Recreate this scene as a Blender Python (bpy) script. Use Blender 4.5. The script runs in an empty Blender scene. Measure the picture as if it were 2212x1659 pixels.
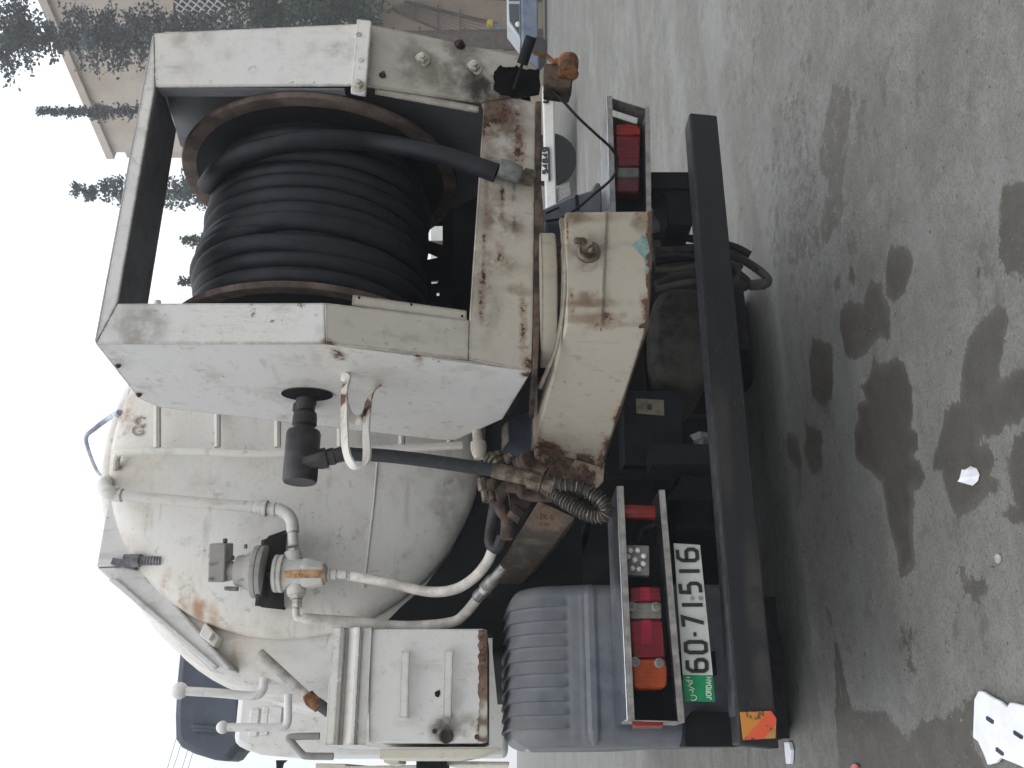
import bpy, bmesh, math, random
import numpy as np
from mathutils import Vector, Matrix, noise
from mathutils.bvhtree import BVHTree

scene = bpy.context.scene
COL = scene.collection
rnd = random.Random(7)

# ------------------------------------------------------------------ camera
# the photograph was taken with the phone held on its side: world "up" points to the left of the picture
FPX = 2100.0                       # focal length in pixels of a 2212 px wide picture
YAW = math.radians(22.0)
PITCH = math.atan(16.0 / FPX)
CAM = Vector((-1.426, -3.359, 1.45))
Rv = Vector((math.cos(YAW), -math.sin(YAW), 0))
F0 = Vector((math.sin(YAW), math.cos(YAW), 0))
Fv = Vector((F0.x * math.cos(PITCH), F0.y * math.cos(PITCH), -math.sin(PITCH)))
Uv = Vector((F0.x * math.sin(PITCH), F0.y * math.sin(PITCH), math.cos(PITCH)))
cd = bpy.data.cameras.new('camera')
cam = bpy.data.objects.new('camera', cd)
COL.objects.link(cam)
cd.sensor_fit = 'HORIZONTAL'
cd.sensor_width = 36.0
cd.lens = 36.0 * FPX / 2212.0
cd.clip_start = 0.05
cd.clip_end = 900
M = Matrix.Identity(4)
for i in range(3):
    M[i][0] = -Uv[i]
    M[i][1] = Rv[i]
    M[i][2] = -Fv[i]
    M[i][3] = CAM[i]
cam.matrix_world = M
scene.camera = cam

# ------------------------------------------------------------------ world, sun, exposure
W = bpy.data.worlds.new('World')
scene.world = W
W.use_nodes = True
wn, wl = W.node_tree.nodes, W.node_tree.links
wn.clear()
SUN_EL, SUN_AZ = math.radians(62), math.radians(205)
sky = wn.new('ShaderNodeTexSky')
sky.sky_type = 'NISHITA'
sky.sun_disc = False
sky.sun_elevation = SUN_EL
sky.sun_rotation = SUN_AZ
sky.air_density = 1.0
sky.dust_density = 2.0
skyk = wn.new('ShaderNodeVectorMath'); skyk.operation = 'SCALE'; skyk.inputs['Scale'].default_value = 0.14
wl.new(sky.outputs[0], skyk.inputs[0])
wtc = wn.new('ShaderNodeTexCoord')
wno = wn.new('ShaderNodeTexNoise'); wno.inputs['Scale'].default_value = 2.6; wno.inputs['Detail'].default_value = 5
wno.inputs['Roughness'].default_value = 0.55
wl.new(wtc.outputs['Generated'], wno.inputs['Vector'])
wrp = wn.new('ShaderNodeValToRGB')
wrp.color_ramp.elements[0].position = 0.34; wrp.color_ramp.elements[0].color = (0.96, 1.03, 1.09, 1)
wrp.color_ramp.elements[1].position = 0.55; wrp.color_ramp.elements[1].color = (1.16, 1.17, 1.19, 1)
wl.new(wno.outputs['Fac'], wrp.inputs['Fac'])
wmx = wn.new('ShaderNodeMix'); wmx.data_type = 'RGBA'; wmx.inputs['Factor'].default_value = 0.86
wl.new(skyk.outputs[0], wmx.inputs['A'])
wl.new(wrp.outputs['Color'], wmx.inputs['B'])
wsp = wn.new('ShaderNodeSeparateXYZ'); wl.new(wtc.outputs['Generated'], wsp.inputs[0])
wzr = wn.new('ShaderNodeMapRange'); wzr.inputs['From Min'].default_value = 0.0; wzr.inputs['From Max'].default_value = 1.0
wzr.inputs['To Min'].default_value = 0.98; wzr.inputs['To Max'].default_value = 2.15     # a real overcast is brightest overhead
wl.new(wsp.outputs['Z'], wzr.inputs['Value'])
wgr = wn.new('ShaderNodeVectorMath'); wgr.operation = 'SCALE'
wl.new(wmx.outputs['Result'], wgr.inputs[0]); wl.new(wzr.outputs[0], wgr.inputs['Scale'])
wbg = wn.new('ShaderNodeBackground'); wbg.inputs['Strength'].default_value = 1.0
wl.new(wgr.outputs[0], wbg.inputs['Color'])
wou = wn.new('ShaderNodeOutputWorld')
wl.new(wbg.outputs[0], wou.inputs[0])

sd = bpy.data.lights.new('sun', 'SUN')
sd.energy = 0.5
sd.angle = math.radians(25)
sd.color = (1.0, 0.97, 0.92)
so = bpy.data.objects.new('sun', sd)
COL.objects.link(so)
sdir = Vector((math.sin(SUN_AZ) * math.cos(SUN_EL), math.cos(SUN_AZ) * math.cos(SUN_EL), math.sin(SUN_EL)))
so.rotation_euler = sdir.to_track_quat('Z', 'Y').to_euler()
scene.view_settings.view_transform = 'Standard'
scene.view_settings.look = 'None'
scene.view_settings.exposure = -0.05
scene.view_settings.gamma = 1.0
scene.view_settings.use_curve_mapping = False
scene.cycles.max_bounces = 8
HAZE = 0.0032

# ------------------------------------------------------------------ helpers
def at(x, y, X=None, Y=None, Z=None, D=None, plane=None):
    """point of the place seen at pixel (x, y) of the 2212x1659 photograph, on a given plane of the world"""
    d = Fv + Rv * ((829.5 - y) / FPX) - Uv * ((x - 1106.0) / FPX)
    if plane is not None:
        p, n = plane
        t = (p - CAM).dot(n) / d.dot(n)
    elif X is not None: t = (X - CAM.x) / d.x
    elif Y is not None: t = (Y - CAM.y) / d.y
    elif Z is not None: t = (Z - CAM.z) / d.z
    else: t = D
    return CAM + d * t

def pxm(p, n=1.0):
    """size in metres of n photo pixels at point p"""
    return n * (p - CAM).dot(Fv) / FPX

def crop(x0, y0, k):
    def f(zx, zy):
        return ((x0 + zx * k) / 1.47559, (y0 + zy * k) / 1.47559)
    return f
cA = crop(800, 0, .42194); cA2 = crop(800, 600, .42194)
cB = crop(1600, 0, .42194); cB2 = crop(1600, 600, .42194)
cC = crop(900, 1200, .42194); cD = crop(1600, 1200, .42194)
cE = crop(400, 1850, .36036); cF = crop(900, 1850, .36045); cG = crop(1500, 1850, .36045)
cH = crop(2000, 1700, .42194); cI = crop(2500, 1850, .36038)
cJ = crop(1200, 0, .27125); cK = crop(1650, 200, .30139); cL = crop(250, 1250, .21097)
cM = crop(1500, 1300, .2713); cN = crop(600, 1650, .24108); cO = crop(900, 2250, .36166)
cP = crop(2050, 650, .30139); cQ = crop(1900, 1100, .36166); cT = crop(200, 1200, .42194)
cS0 = crop(2400, 0, .42188); cS1 = crop(2400, 600, .42188); cS2 = crop(2400, 1200, .42188)

class MB:
    def __init__(s): s.v = []; s.f = []
    def add(s, vs, fs):
        o = len(s.v)
        s.v += [Vector(a) for a in vs]
        s.f += [tuple(i + o for i in f) for f in fs]
        return s
    def box(s, x0, x1, y0, y1, z0, z1):
        vs = [(x, y, z) for x in (x0, x1) for y in (y0, y1) for z in (z0, z1)]
        return s.add(vs, [(0, 1, 3, 2), (4, 6, 7, 5), (0, 4, 5, 1), (2, 3, 7, 6), (0, 2, 6, 4), (1, 5, 7, 3)])
    def obox(s, c, ax, ay, az):
        c = Vector(c); ax, ay, az = Vector(ax), Vector(ay), Vector(az)
        vs = [c + ax * i + ay * j + az * k for i in (-1, 1) for j in (-1, 1) for k in (-1, 1)]
        return s.add(vs, [(0, 1, 3, 2), (4, 6, 7, 5), (0, 4, 5, 1), (2, 3, 7, 6), (0, 2, 6, 4), (1, 5, 7, 3)])
    def prism(s, pts, vec):
        pts = [Vector(p) for p in pts]; vec = Vector(vec); n = len(pts)
        s.add(pts + [p + vec for p in pts], [tuple(range(n)), tuple(range(2 * n - 1, n - 1, -1))] +
              [(i, i + n, (i + 1) % n + n, (i + 1) % n) for i in range(n)])
        return s
    def bar(s, p0, p1, w, h, up=(0, 0, 1)):
        p0, p1 = Vector(p0), Vector(p1)
        d = (p1 - p0); L = d.length; d.normalize()
        a = d.cross(Vector(up))
        if a.length < 1e-4: a = d.cross(Vector((0, 1, 0)))
        a.normalize(); b = a.cross(d)
        return s.obox((p0 + p1) / 2, d * L / 2, a * w / 2, b * h / 2)
    def tube(s, pts, r, n=10, cap=True):
        pts = [Vector(p) for p in pts]; m = len(pts)
        rs = r if isinstance(r, (list, tuple)) else [r] * m
        t0 = (pts[1] - pts[0]).normalized()
        a = t0.orthogonal().normalized()
        vs = []; prev = t0
        for i in range(m):
            t = (pts[min(i + 1, m - 1)] - pts[max(i - 1, 0)])
            t = t.normalized() if t.length > 1e-9 else prev
            a = (prev.rotation_difference(t)) @ a
            a = (a - t * a.dot(t)).normalized(); b = t.cross(a); prev = t
            for j in range(n):
                an = 2 * math.pi * j / n
                vs.append(pts[i] + (a * math.cos(an) + b * math.sin(an)) * rs[i])
        fs = [(i * n + j, i * n + (j + 1) % n, (i + 1) * n + (j + 1) % n, (i + 1) * n + j) for i in range(m - 1) for j in range(n)]
        if cap: fs += [tuple(range(n - 1, -1, -1)), tuple((m - 1) * n + j for j in range(n))]
        return s.add(vs, fs)
    def cyl(s, p0, p1, r0, r1=None, n=24):
        return s.tube([p0, p1], [r0, r0 if r1 is None else r1], n)
    def lathe(s, prof, o, ax, n=32, cap=True):
        """prof: list of (radius, distance along the axis)"""
        o, ax = Vector(o), Vector(ax).normalized()
        a = ax.orthogonal().normalized(); b = ax.cross(a)
        vs = []
        for r, h in prof:
            for j in range(n):
                an = 2 * math.pi * (j + .5) / n
                vs.append(o + ax * h + (a * math.cos(an) + b * math.sin(an)) * max(r, 1e-5))
        m = len(prof)
        fs = [(i * n + j, i * n + (j + 1) % n, (i + 1) * n + (j + 1) % n, (i + 1) * n + j) for i in range(m - 1) for j in range(n)]
        if cap: fs += [tuple(range(n - 1, -1, -1)), tuple((m - 1) * n + j for j in range(n))]
        return s.add(vs, fs)
    def ball(s, c, r, n=14):
        m = 9
        return s.lathe([(r * math.sin(math.pi * i / m), -r * math.cos(math.pi * i / m)) for i in range(m + 1)], c, (0, 0, 1), n)
    def hexnut(s, c, ax, r, h): return s.lathe([(r, 0), (r, h)], c, ax, 6)
    def grid(s, fn, nu, nv):
        vs = [fn(i / nu, j / nv) for i in range(nu + 1) for j in range(nv + 1)]
        return s.add(vs, [(i * (nv + 1) + j, i * (nv + 1) + j + 1, (i + 1) * (nv + 1) + j + 1, (i + 1) * (nv + 1) + j) for i in range(nu) for j in range(nv)])

def smooth_path(pts, n=8):
    """Catmull-Rom through pts"""
    P = [Vector(p) for p in pts]; P = [P[0] * 2 - P[1]] + P + [P[-1] * 2 - P[-2]]
    out = []
    for i in range(1, len(P) - 2):
        for k in range(n):
            t = k / n
            out.append(0.5 * ((2 * P[i]) + (P[i + 1] - P[i - 1]) * t + (2 * P[i - 1] - 5 * P[i] + 4 * P[i + 1] - P[i + 2]) * t * t
                              + (3 * P[i] - P[i - 1] - 3 * P[i + 1] + P[i + 2]) * t ** 3))
    out.append(P[-2])
    return out

def tag(o, label=None, cat=None, group=None, kind=None):
    if label: o['label'] = label
    if cat: o['category'] = cat
    if group: o['group'] = group
    if kind: o['kind'] = kind
    return o

def thing(name, label, cat, loc, group=None):
    o = bpy.data.objects.new(name, None)
    o.empty_display_size = 0.2
    o.location = loc
    COL.objects.link(o)
    return tag(o, label, cat, group)

def root_loc(o):
    p = Vector((0, 0, 0))
    while o is not None:
        p += Vector(o.location); o = o.parent
    return p

def build(mb, name, mat, parent=None, smooth=35, bevel=0, loc=None, label=None):
    me = bpy.data.meshes.new(name)
    off = root_loc(parent) if parent else Vector(loc or (0, 0, 0))
    me.from_pydata([tuple(v - off) for v in mb.v], [], mb.f)
    me.materials.append(mat)
    bm = bmesh.new(); bm.from_mesh(me)
    bmesh.ops.recalc_face_normals(bm, faces=bm.faces)
    bm.to_mesh(me); bm.free()
    if smooth:
        me.polygons.foreach_set('use_smooth', [True] * len(me.polygons))
        me.set_sharp_from_angle(angle=math.radians(smooth))
    o = bpy.data.objects.new(name, me)
    COL.objects.link(o)
    if parent: o.parent = parent
    elif loc is not None: o.location = loc
    if bevel:
        m = o.modifiers.new('bevel', 'BEVEL'); m.width = bevel; m.segments = 2; m.limit_method = 'ANGLE'; m.angle_limit = math.radians(40)
    if label: o['label'] = label
    return o

def dup(o, parent=None, loc=None):
    c = o.copy(); COL.objects.link(c)
    if parent is not None: c.parent = parent
    if loc is not None: c.location = loc
    return c

# ------------------------------------------------------------------ materials
class Mat:
    def __init__(s, name):
        s.m = bpy.data.materials.new(name); s.m.use_nodes = True
        s.N, s.L = s.m.node_tree.nodes, s.m.node_tree.links
        s.b = s.N['Principled BSDF']
        s._p = None
    def pos(s):
        if s._p is None:
            s._p = s.N.new('ShaderNodeNewGeometry').outputs['Position']
        return s._p
    def noise(s, scale, detail=4, rough=.55, stretch=None, off=0.0, dist=0.0):
        mp = s.N.new('ShaderNodeMapping')
        mp.inputs['Location'].default_value = (off, off * 1.7, off * .6)
        if stretch: mp.inputs['Scale'].default_value = stretch
        s.L.new(s.pos(), mp.inputs['Vector'])
        t = s.N.new('ShaderNodeTexNoise'); t.inputs['Scale'].default_value = scale
        t.inputs['Detail'].default_value = detail; t.inputs['Roughness'].default_value = rough; t.inputs['Distortion'].default_value = dist
        s.L.new(mp.outputs[0], t.inputs['Vector'])
        return t.outputs['Fac']
    def step(s, v, lo, hi, a=0.0, b=1.0):
        t = s.N.new('ShaderNodeMapRange'); t.interpolation_type = 'SMOOTHSTEP'
        t.inputs['From Min'].default_value = lo; t.inputs['From Max'].default_value = hi
        t.inputs['To Min'].default_value = a; t.inputs['To Max'].default_value = b
        s.L.new(v, t.inputs['Value'])
        return t.outputs[0]
    def math(s, op, a, b=None, clamp=False):
        t = s.N.new('ShaderNodeMath'); t.operation = op; t.use_clamp = clamp
        for i, q in enumerate((a, b)):
            if q is None: continue
            if isinstance(q, (int, float)): t.inputs[i].default_value = q
            else: s.L.new(q, t.inputs[i])
        return t.outputs[0]
    def mix(s, fac, a, b):
        t = s.N.new('ShaderNodeMix'); t.data_type = 'RGBA'
        for key, q in (('Factor', fac), ('A', a), ('B', b)):
            if isinstance(q, (int, float)): t.inputs[key].default_value = q
            elif isinstance(q, tuple): t.inputs[key].default_value = (*q, 1)
            else: s.L.new(q, t.inputs[key])
        return t.outputs['Result']
    def spot(s, c, r, soft=.35):
        """1 inside a ball of radius r (or an ellipsoid) round c, 0 outside"""
        c = Vector(c); rr = r if isinstance(r, (tuple, list)) else (r, r, r)
        a = s.N.new('ShaderNodeVectorMath'); a.operation = 'SUBTRACT'; a.inputs[1].default_value = c
        s.L.new(s.pos(), a.inputs[0])
        b = s.N.new('ShaderNodeVectorMath'); b.operation = 'DIVIDE'; b.inputs[1].default_value = rr
        s.L.new(a.outputs[0], b.inputs[0])
        l = s.N.new('ShaderNodeVectorMath'); l.operation = 'LENGTH'
        s.L.new(b.outputs[0], l.inputs[0])
        return s.step(l.outputs['Value'], soft, 1.0, 1.0, 0.0)
    def bump(s, v, strength=.2, dist=.01):
        t = s.N.new('ShaderNodeBump'); t.inputs['Strength'].default_value = strength; t.inputs['Distance'].default_value = dist
        s.L.new(v, t.inputs['Height'])
        s.L.new(t.outputs[0], s.b.inputs['Normal'])
    def out(s, color=None, rough=None, metal=None, spec=None):
        for key, q in (('Base Color', color), ('Roughness', rough), ('Metallic', metal), ('Specular IOR Level', spec)):
            if q is None: continue
            if isinstance(q, tuple): s.b.inputs[key].default_value = (*q, 1)
            elif isinstance(q, (int, float)): s.b.inputs[key].default_value = q
            else: s.L.new(q, s.b.inputs[key])
        return s.m

RUST = (.068, .036, .023)
def paint(name, base, dirt=.35, grime=(.23, .20, .16), rust=(), smudge=(), chips=.5, streak=None, rough=.5, yellow=.25, seed=0.0, wear=0.0):
    """old sprayed paint: uneven tint, hand marks, streaks, chips down to the rust, and rust patches of their own shape"""
    m = Mat(name)
    big = m.noise(1.6, 4, .6, off=seed)
    mid = m.noise(7.0, 5, .65, off=seed + 3)
    fine = m.noise(42.0, 4, .6, off=seed + 5)
    yel = tuple(b * k for b, k in zip(base, (.95, .86, .68)))
    c = m.mix(m.math('MULTIPLY', m.step(big, .42, .68), yellow), base, yel)
    c = m.mix(m.math('MULTIPLY', m.step(mid, .50, .78), dirt), c, grime)
    # finger marks and drips
    st = m.noise(3.0, 5, .62, stretch=streak or (6, 6, 1.2), off=seed + 9)
    c = m.mix(m.math('MULTIPLY', m.step(st, .56, .72), dirt * .7), c, grime)
    sm = m.noise(19.0, 3, .5, off=seed + 11, dist=.6)
    c = m.mix(m.math('MULTIPLY', m.step(sm, .64, .72), dirt * .9), c, tuple(g * .8 for g in grime))
    c = m.mix(m.math('MULTIPLY', m.step(fine, .55, .75), dirt * .4), c, grime)
    height = m.math('MULTIPLY', mid, .5)
    for sp in smudge:
        k = m.math('MULTIPLY', m.spot(sp[0], sp[1]), m.step(mid, .36, .60))
        c = m.mix(m.math('MULTIPLY', k, sp[2] if len(sp) > 2 else .6), c, sp[3] if len(sp) > 3 else (.10, .085, .065))
    ru = None
    for sp in rust:
        k = m.math('MULTIPLY', m.spot(sp[0], sp[1], .1), sp[2] if len(sp) > 2 else 1.0)
        ru = k if ru is None else m.math('MAXIMUM', ru, k)
    ch = m.noise(26.0, 7, .78, off=seed + 21)
    where = m.noise(2.7, 3, .6, off=seed + 29)
    edge = m.noise(13.0, 9, .78, off=seed + 17)
    if ru is not None:
        e = m.math('ADD', ru, m.math('MULTIPLY', m.math('SUBTRACT', edge, .5), 2.6))
        halo = m.step(e, .22, .75)
        c = m.mix(m.math('MULTIPLY', halo, .6), c, (.22, .135, .08))
        core = m.step(e, .66, .78)
        rc = m.mix(m.step(fine, .38, .62), tuple(q * .45 for q in RUST), tuple(q * 1.7 for q in RUST))
        c = m.mix(core, c, rc)
        height = m.math('SUBTRACT', height, m.math('MULTIPLY', core, .6))
    if chips:
        cv = m.math('ADD', ch, m.math('MULTIPLY', m.math('SUBTRACT', where, .5), .35))
        k = m.step(cv, .685 - .03 * chips, .70 - .03 * chips)
        c = m.mix(m.math('MULTIPLY', k, .8), c, (.085, .06, .045))
        height = m.math('SUBTRACT', height, k)
        # long thin scratches
        sc = m.noise(5.0, 4, .6, stretch=streak or (9, 9, 1.0), off=seed + 41)
        ln = m.step(m.math('ABSOLUTE', m.math('SUBTRACT', sc, .5)), .0, .0045, 1.0, 0.0)
        ln = m.math('MULTIPLY', ln, m.step(where, .52, .6))
        c = m.mix(m.math('MULTIPLY', ln, .55), c, (.14, .11, .085))
    if wear:
        bv = m.N.new('ShaderNodeBevel'); bv.samples = 4; bv.inputs['Radius'].default_value = .016
        gn = m.N.new('ShaderNodeNewGeometry')
        dt = m.N.new('ShaderNodeVectorMath'); dt.operation = 'DOT_PRODUCT'
        m.L.new(bv.outputs[0], dt.inputs[0]); m.L.new(gn.outputs['Normal'], dt.inputs[1])
        ed = m.step(dt.outputs['Value'], .80, .995, 1.0, 0.0)
        soft = m.math('MULTIPLY', ed, m.step(mid, .40, .62))
        c = m.mix(m.math('MULTIPLY', soft, .55 * wear), c, (.20, .145, .10))
        hard = m.step(m.math('ADD', m.math('MULTIPLY', ed, .30), ch), .70, .74)
        c = m.mix(m.math('MULTIPLY', hard, wear), c, (.055, .035, .026))
    m.bump(height, .25, .006)
    return m.out(c, m.step(mid, .3, .8, rough - .08, rough + .2), 0.0, .35)

def plain(name, col, rough=.6, metal=0.0, var=.35, scale=14.0, bump=.15, spec=.4, dust=0.0, seed=0.0, dustcol=(.20, .185, .16)):
    m = Mat(name)
    n1 = m.noise(scale, 5, .65, off=seed); n2 = m.noise(scale * .17, 3, .5, off=seed + 4)
    c = m.mix(m.step(n1, .34, .66), tuple(q * (1 - var) for q in col), tuple(q * (1 + var) for q in col))
    n3 = m.noise(scale * 4.3, 4, .7, off=seed + 8)
    c = m.mix(m.math('MULTIPLY', m.step(n3, .52, .70), var * .7), c, tuple(q * .45 for q in col))
    if dust: c = m.mix(m.math('MULTIPLY', m.step(n2, .35, .7), dust), c, dustcol)
    m.bump(n1, bump, .004)
    return m.out(c, m.step(n2, .3, .7, max(.05, rough - .1), min(1, rough + .1)), metal, spec)

WHITE = (.60, .588, .565)
m_housing = paint('white housing paint', WHITE, .40, rust=[(at(1050, 265, Y=-.46), (.14, .2, .06), .8), (at(1085, 232, Y=-.44), (.07, .2, .12), .85), (at(1045, 560, Y=-.46), (.3, .1, .02), .9), (at(1040, 640, Y=-.46), (.2, .1, .025), .85), (at(1080, 540, Y=-.44), (.12, .2, .05), .6), (at(1160, 560, Y=-.39), (.6, .2, .018), .8), (at(1150, 780, Y=-.40), (.06, .2, .09), .85), (at(710, 740, Y=-.6), (.03, .1, .05), .7), (at(1085, 430, Y=-.44), (.2, .2, .02), .6),(at(1120, 300, Y=-.4), (.40, .2, .045), .8), (at(1080, 250, Y=-.42), (.16, .2, .10), .9), (at(1050, 420, Y=-.46), (.45, .1, .022), .72), (at(1130, 700, Y=-.42), (.3, .2, .03), .7)],
    smudge=[(at(1090, 480, Y=-.43), (.10, .2, .10), .85, (.13, .09, .06)), (at(1080, 560, Y=-.43), (.05, .2, .10), .8, (.12, .085, .06)), (at(1110, 430, Y=-.43), (.16, .2, .012), .9, (.07, .05, .04)), (at(1120, 620, Y=-.42), (.03, .2, .07), .7, (.15, .11, .08)), (at(1060, 350, Y=-.45), (.05, .2, .05), .8, (.09, .065, .045)), (at(1100, 330, Y=-.44), (.16, .2, .03), .6, (.12, .085, .06)), (at(900, 140, Y=-.5), .17, .55), (at(1000, 140, Y=-.45), .16, .75), (at(1060, 205, Y=-.42), .17, .95, (.02, .017, .013)), (at(1080, 260, Y=-.43), .16, .8, (.05, .038, .028)), (at(960, 200, Y=-.45), .10, .6),
            (at(740, 110, Y=-.6), .08, .5), (at(300, 700, Y=-.6), .12, .5), (at(420, 80, Y=-.6), .10, .45), (at(1030, 560, Y=-.45), (.5, .2, .12), .35),
            (at(1080, 400, Y=-.4), (.25, .2, .1), .55, (.13, .09, .055))], chips=.6, seed=1.0, wear=.9)
m_lower = paint('shaded cream housing paint', (.47, .44, .39), .5, rust=[(at(1050, 265, Y=-.46), (.14, .2, .06), .8), (at(1085, 232, Y=-.44), (.07, .2, .12), .85), (at(1045, 560, Y=-.46), (.3, .1, .02), .9), (at(1040, 640, Y=-.46), (.2, .1, .025), .85), (at(1080, 540, Y=-.44), (.12, .2, .05), .6), (at(1160, 560, Y=-.39), (.6, .2, .018), .8), (at(1150, 780, Y=-.40), (.06, .2, .09), .85), (at(710, 740, Y=-.6), (.03, .1, .05), .7), (at(1085, 430, Y=-.44), (.2, .2, .02), .6),(at(1120, 300, Y=-.4), (.40, .2, .045), .8), (at(1080, 250, Y=-.42), (.16, .2, .10), .9), (at(1050, 420, Y=-.46), (.45, .1, .022), .72), (at(1130, 700, Y=-.42), (.3, .2, .03), .7)],  # cream lower paint, with the inward slope's shade also put into its darker tone
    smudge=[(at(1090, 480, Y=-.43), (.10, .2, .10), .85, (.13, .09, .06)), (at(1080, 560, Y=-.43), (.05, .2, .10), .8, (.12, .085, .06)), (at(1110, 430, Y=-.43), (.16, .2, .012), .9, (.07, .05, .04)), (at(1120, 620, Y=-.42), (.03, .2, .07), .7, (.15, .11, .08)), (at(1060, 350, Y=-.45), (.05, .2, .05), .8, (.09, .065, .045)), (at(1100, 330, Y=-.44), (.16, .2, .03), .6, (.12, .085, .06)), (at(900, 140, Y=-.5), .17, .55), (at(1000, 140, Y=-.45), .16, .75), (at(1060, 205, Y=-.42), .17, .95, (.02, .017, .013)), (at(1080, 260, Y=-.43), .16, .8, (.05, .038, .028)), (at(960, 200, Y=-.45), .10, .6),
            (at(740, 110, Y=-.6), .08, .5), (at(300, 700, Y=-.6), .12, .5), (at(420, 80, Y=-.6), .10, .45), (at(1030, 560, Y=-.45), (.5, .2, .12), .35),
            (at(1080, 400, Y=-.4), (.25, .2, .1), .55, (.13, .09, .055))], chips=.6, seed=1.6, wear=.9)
m_side = paint('white side panel paint', (.565, .552, .53), .42, rust=[(at(730, 770, X=-.176), (.1, .1, .05), .62), (at(905, 780, X=-.176), (.1, .09, .035), .72), (at(1140, 810, X=-.176), .06, .75)],
    smudge=[(at(260, 770, X=-.176), .09, .5), (at(640, 850, X=-.176), .16, .3)], streak=(1.2, 2.0, 6), chips=.5, seed=5.0, wear=.6)
m_inner = paint('shaded inner housing paint', (.15, .155, .17), .5, grime=(.06, .055, .05), chips=.6, seed=8.0)  # the housing's inner shadow is put into this dark bluish base
m_arm = paint('cream arm paint', (.345, .315, .258), .5, rust=[(at(1300, 1000, Y=.2), (.16, .3, .07), .95), (at(1402, 600, Y=-.6), (.25, .1, .022), .95), (at(1395, 730, Y=-.5), (.14, .2, .04), .95), (at(1235, 660, Y=-.6), (.1, .1, .025), .6), (at(1300, 700, Y=-.6), (.03, .1, .14), .6), (at(1225, 480, Y=-.6), (.2, .1, .012), .8),
        (at(1180, 985, Y=.2), (.14, .22, .2), 1.0), (at(1260, 1000, Y=.2), (.1, .2, .12), .95), (at(1385, 790, Y=-.35), (.2, .2, .05), 1.0), (at(1340, 900, Y=-.1), (.14, .2, .055), 1.0), (at(1310, 960, Y=.1), (.10, .2, .06), 1.0),
        (at(1405, 500, Y=-.6), (.16, .1, .035), .95), (at(1400, 680, Y=-.6), (.16, .1, .04), .9), (at(1310, 690, Y=-.6), .07, .7), (at(1405, 470, Y=-.6), (.06, .1, .12), .85)],
    smudge=[(at(1270, 545, Y=-.6), .1, .7, (.09, .08, .05)), (at(1250, 465, Y=-.6), (.04, .1, .2), .7, (.12, .09, .06)), (at(1300, 655, Y=-.6), (.022, .1, .17), .95, (.15, .10, .06)), (at(1300, 690, Y=-.6), (.03, .1, .16), .8, (.15, .10, .06)), (at(1270, 640, Y=-.6), (.03, .1, .05), .8, (.12, .08, .05)), (at(1230, 470, Y=-.6), (.05, .1, .06), .8, (.10, .07, .045)), (at(1390, 480, Y=-.6), (.06, .1, .05), .8, (.10, .07, .045)), (at(1160, 900, Y=0), (.3, .4, .03), .6, (.12, .09, .06)), (at(1280, 920, Y=.1), (.12, .3, .12), .35, (.2, .15, .1)), (at(1310, 580, Y=-.6), (.2, .1, .025), .45)], chips=.7, yellow=.4, seed=2.0, wear=1.0)
m_tank = paint('white tank paint', (.61, .598, .572), .40, rust=[(at(405, 1292, Y=1.0), (.13, .3, .06), .45), (at(285, 905, Y=1.0), (.08, .3, .10), .6), (at(300, 930, Y=1.0), (.12, .3, .1), .55), (at(620, 1480, Y=1.6), (.2, .9, .05), .5)],
    smudge=[(at(300, 900, Y=1.0), .2, .35, (.40, .24, .15)), (at(372, 1268, Y=1.0), (.09, .3, .05), .95, (.33, .19, .09)), (at(405, 1292, Y=1.0), (.09, .3, .05), .95, (.32, .18, .09)), (at(440, 1316, Y=1.0), (.09, .3, .05), .95, (.33, .19, .10)), (at(475, 1335, Y=1.05), (.09, .3, .04), .8, (.38, .25, .15)), (at(507, 1401, Y=1.1), (.10, .3, .04), .85, (.34, .22, .13)), (at(270, 1010, Y=1.0), (.12, .3, .09), .6, (.40, .33, .27)), (at(500, 900, Y=.95), (.12, .3, .06), .6, (.30, .28, .25)), (at(300, 1150, Y=.95), (.5, .3, .12), .35, (.42, .33, .24)), (at(640, 1330, Y=1.0), (.12, .3, .3), .4, (.40, .31, .22)), (at(980, 1090, Y=.95), (.3, .2, .12), .5, (.22, .19, .16)), (at(560, 1120, Y=.9), (.12, .3, .2), .35, (.33, .30, .27)), (at(560, 1400, Y=1.3), (.3, .6, .25), .35, (.45, .34, .24)), (at(380, 930, Y=1.0), .15, .4, (.45, .33, .20))], streak=(1.2, 1.2, 7), chips=.42, yellow=.3, seed=3.0)
m_box = paint('white toolbox paint', (.60, .59, .565), .34, rust=[(at(1050, 1420, Y=.5), (.25, .2, .04), 1.0), (at(1046, 1570, Y=.5), (.1, .2, .05), 1.0), (at(800, 1620, Y=.6), (.1, .3, .05), .8)],
    smudge=[(at(960, 1575, Y=.5), .075, .95, (.06, .05, .04)), (at(1010, 1570, Y=.5), .06, .7, (.12, .11, .08)), (at(790, 1600, Y=.5), .07, .35)], chips=.4, seed=4.0, wear=.7)
m_valve = paint('white valve paint', (.57, .555, .525), .5, rust=[(at(600, 1240, Y=.68), .06, .6), (at(575, 1098, Y=.7), .05, .55), (at(640, 1200, Y=.7), .04, .55), (at(240, 1060, Y=.75), .06, .6), (at(650, 1300, Y=.7), .05, .5)], chips=.9, seed=6.0, wear=.6)
m_valvegrey = paint('grey cast actuator', (.27, .26, .245), .7, grime=(.11, .10, .09), chips=1.2, seed=7.0)
m_screw = plain('dark screw heads', (.13, .125, .12), .6, var=.4, scale=40)
m_whitehose = plain('dusty white hose', (.52, .49, .45), .7, var=.25, dust=.35, seed=2)
m_rust = plain('bare rust', (.16, .072, .035), .85, var=.6, scale=22, bump=.4, spec=.2)
m_rustdark = plain('dark oily rust', (.060, .040, .030), .75, var=.75, scale=14, bump=.4, spec=.3)
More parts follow.
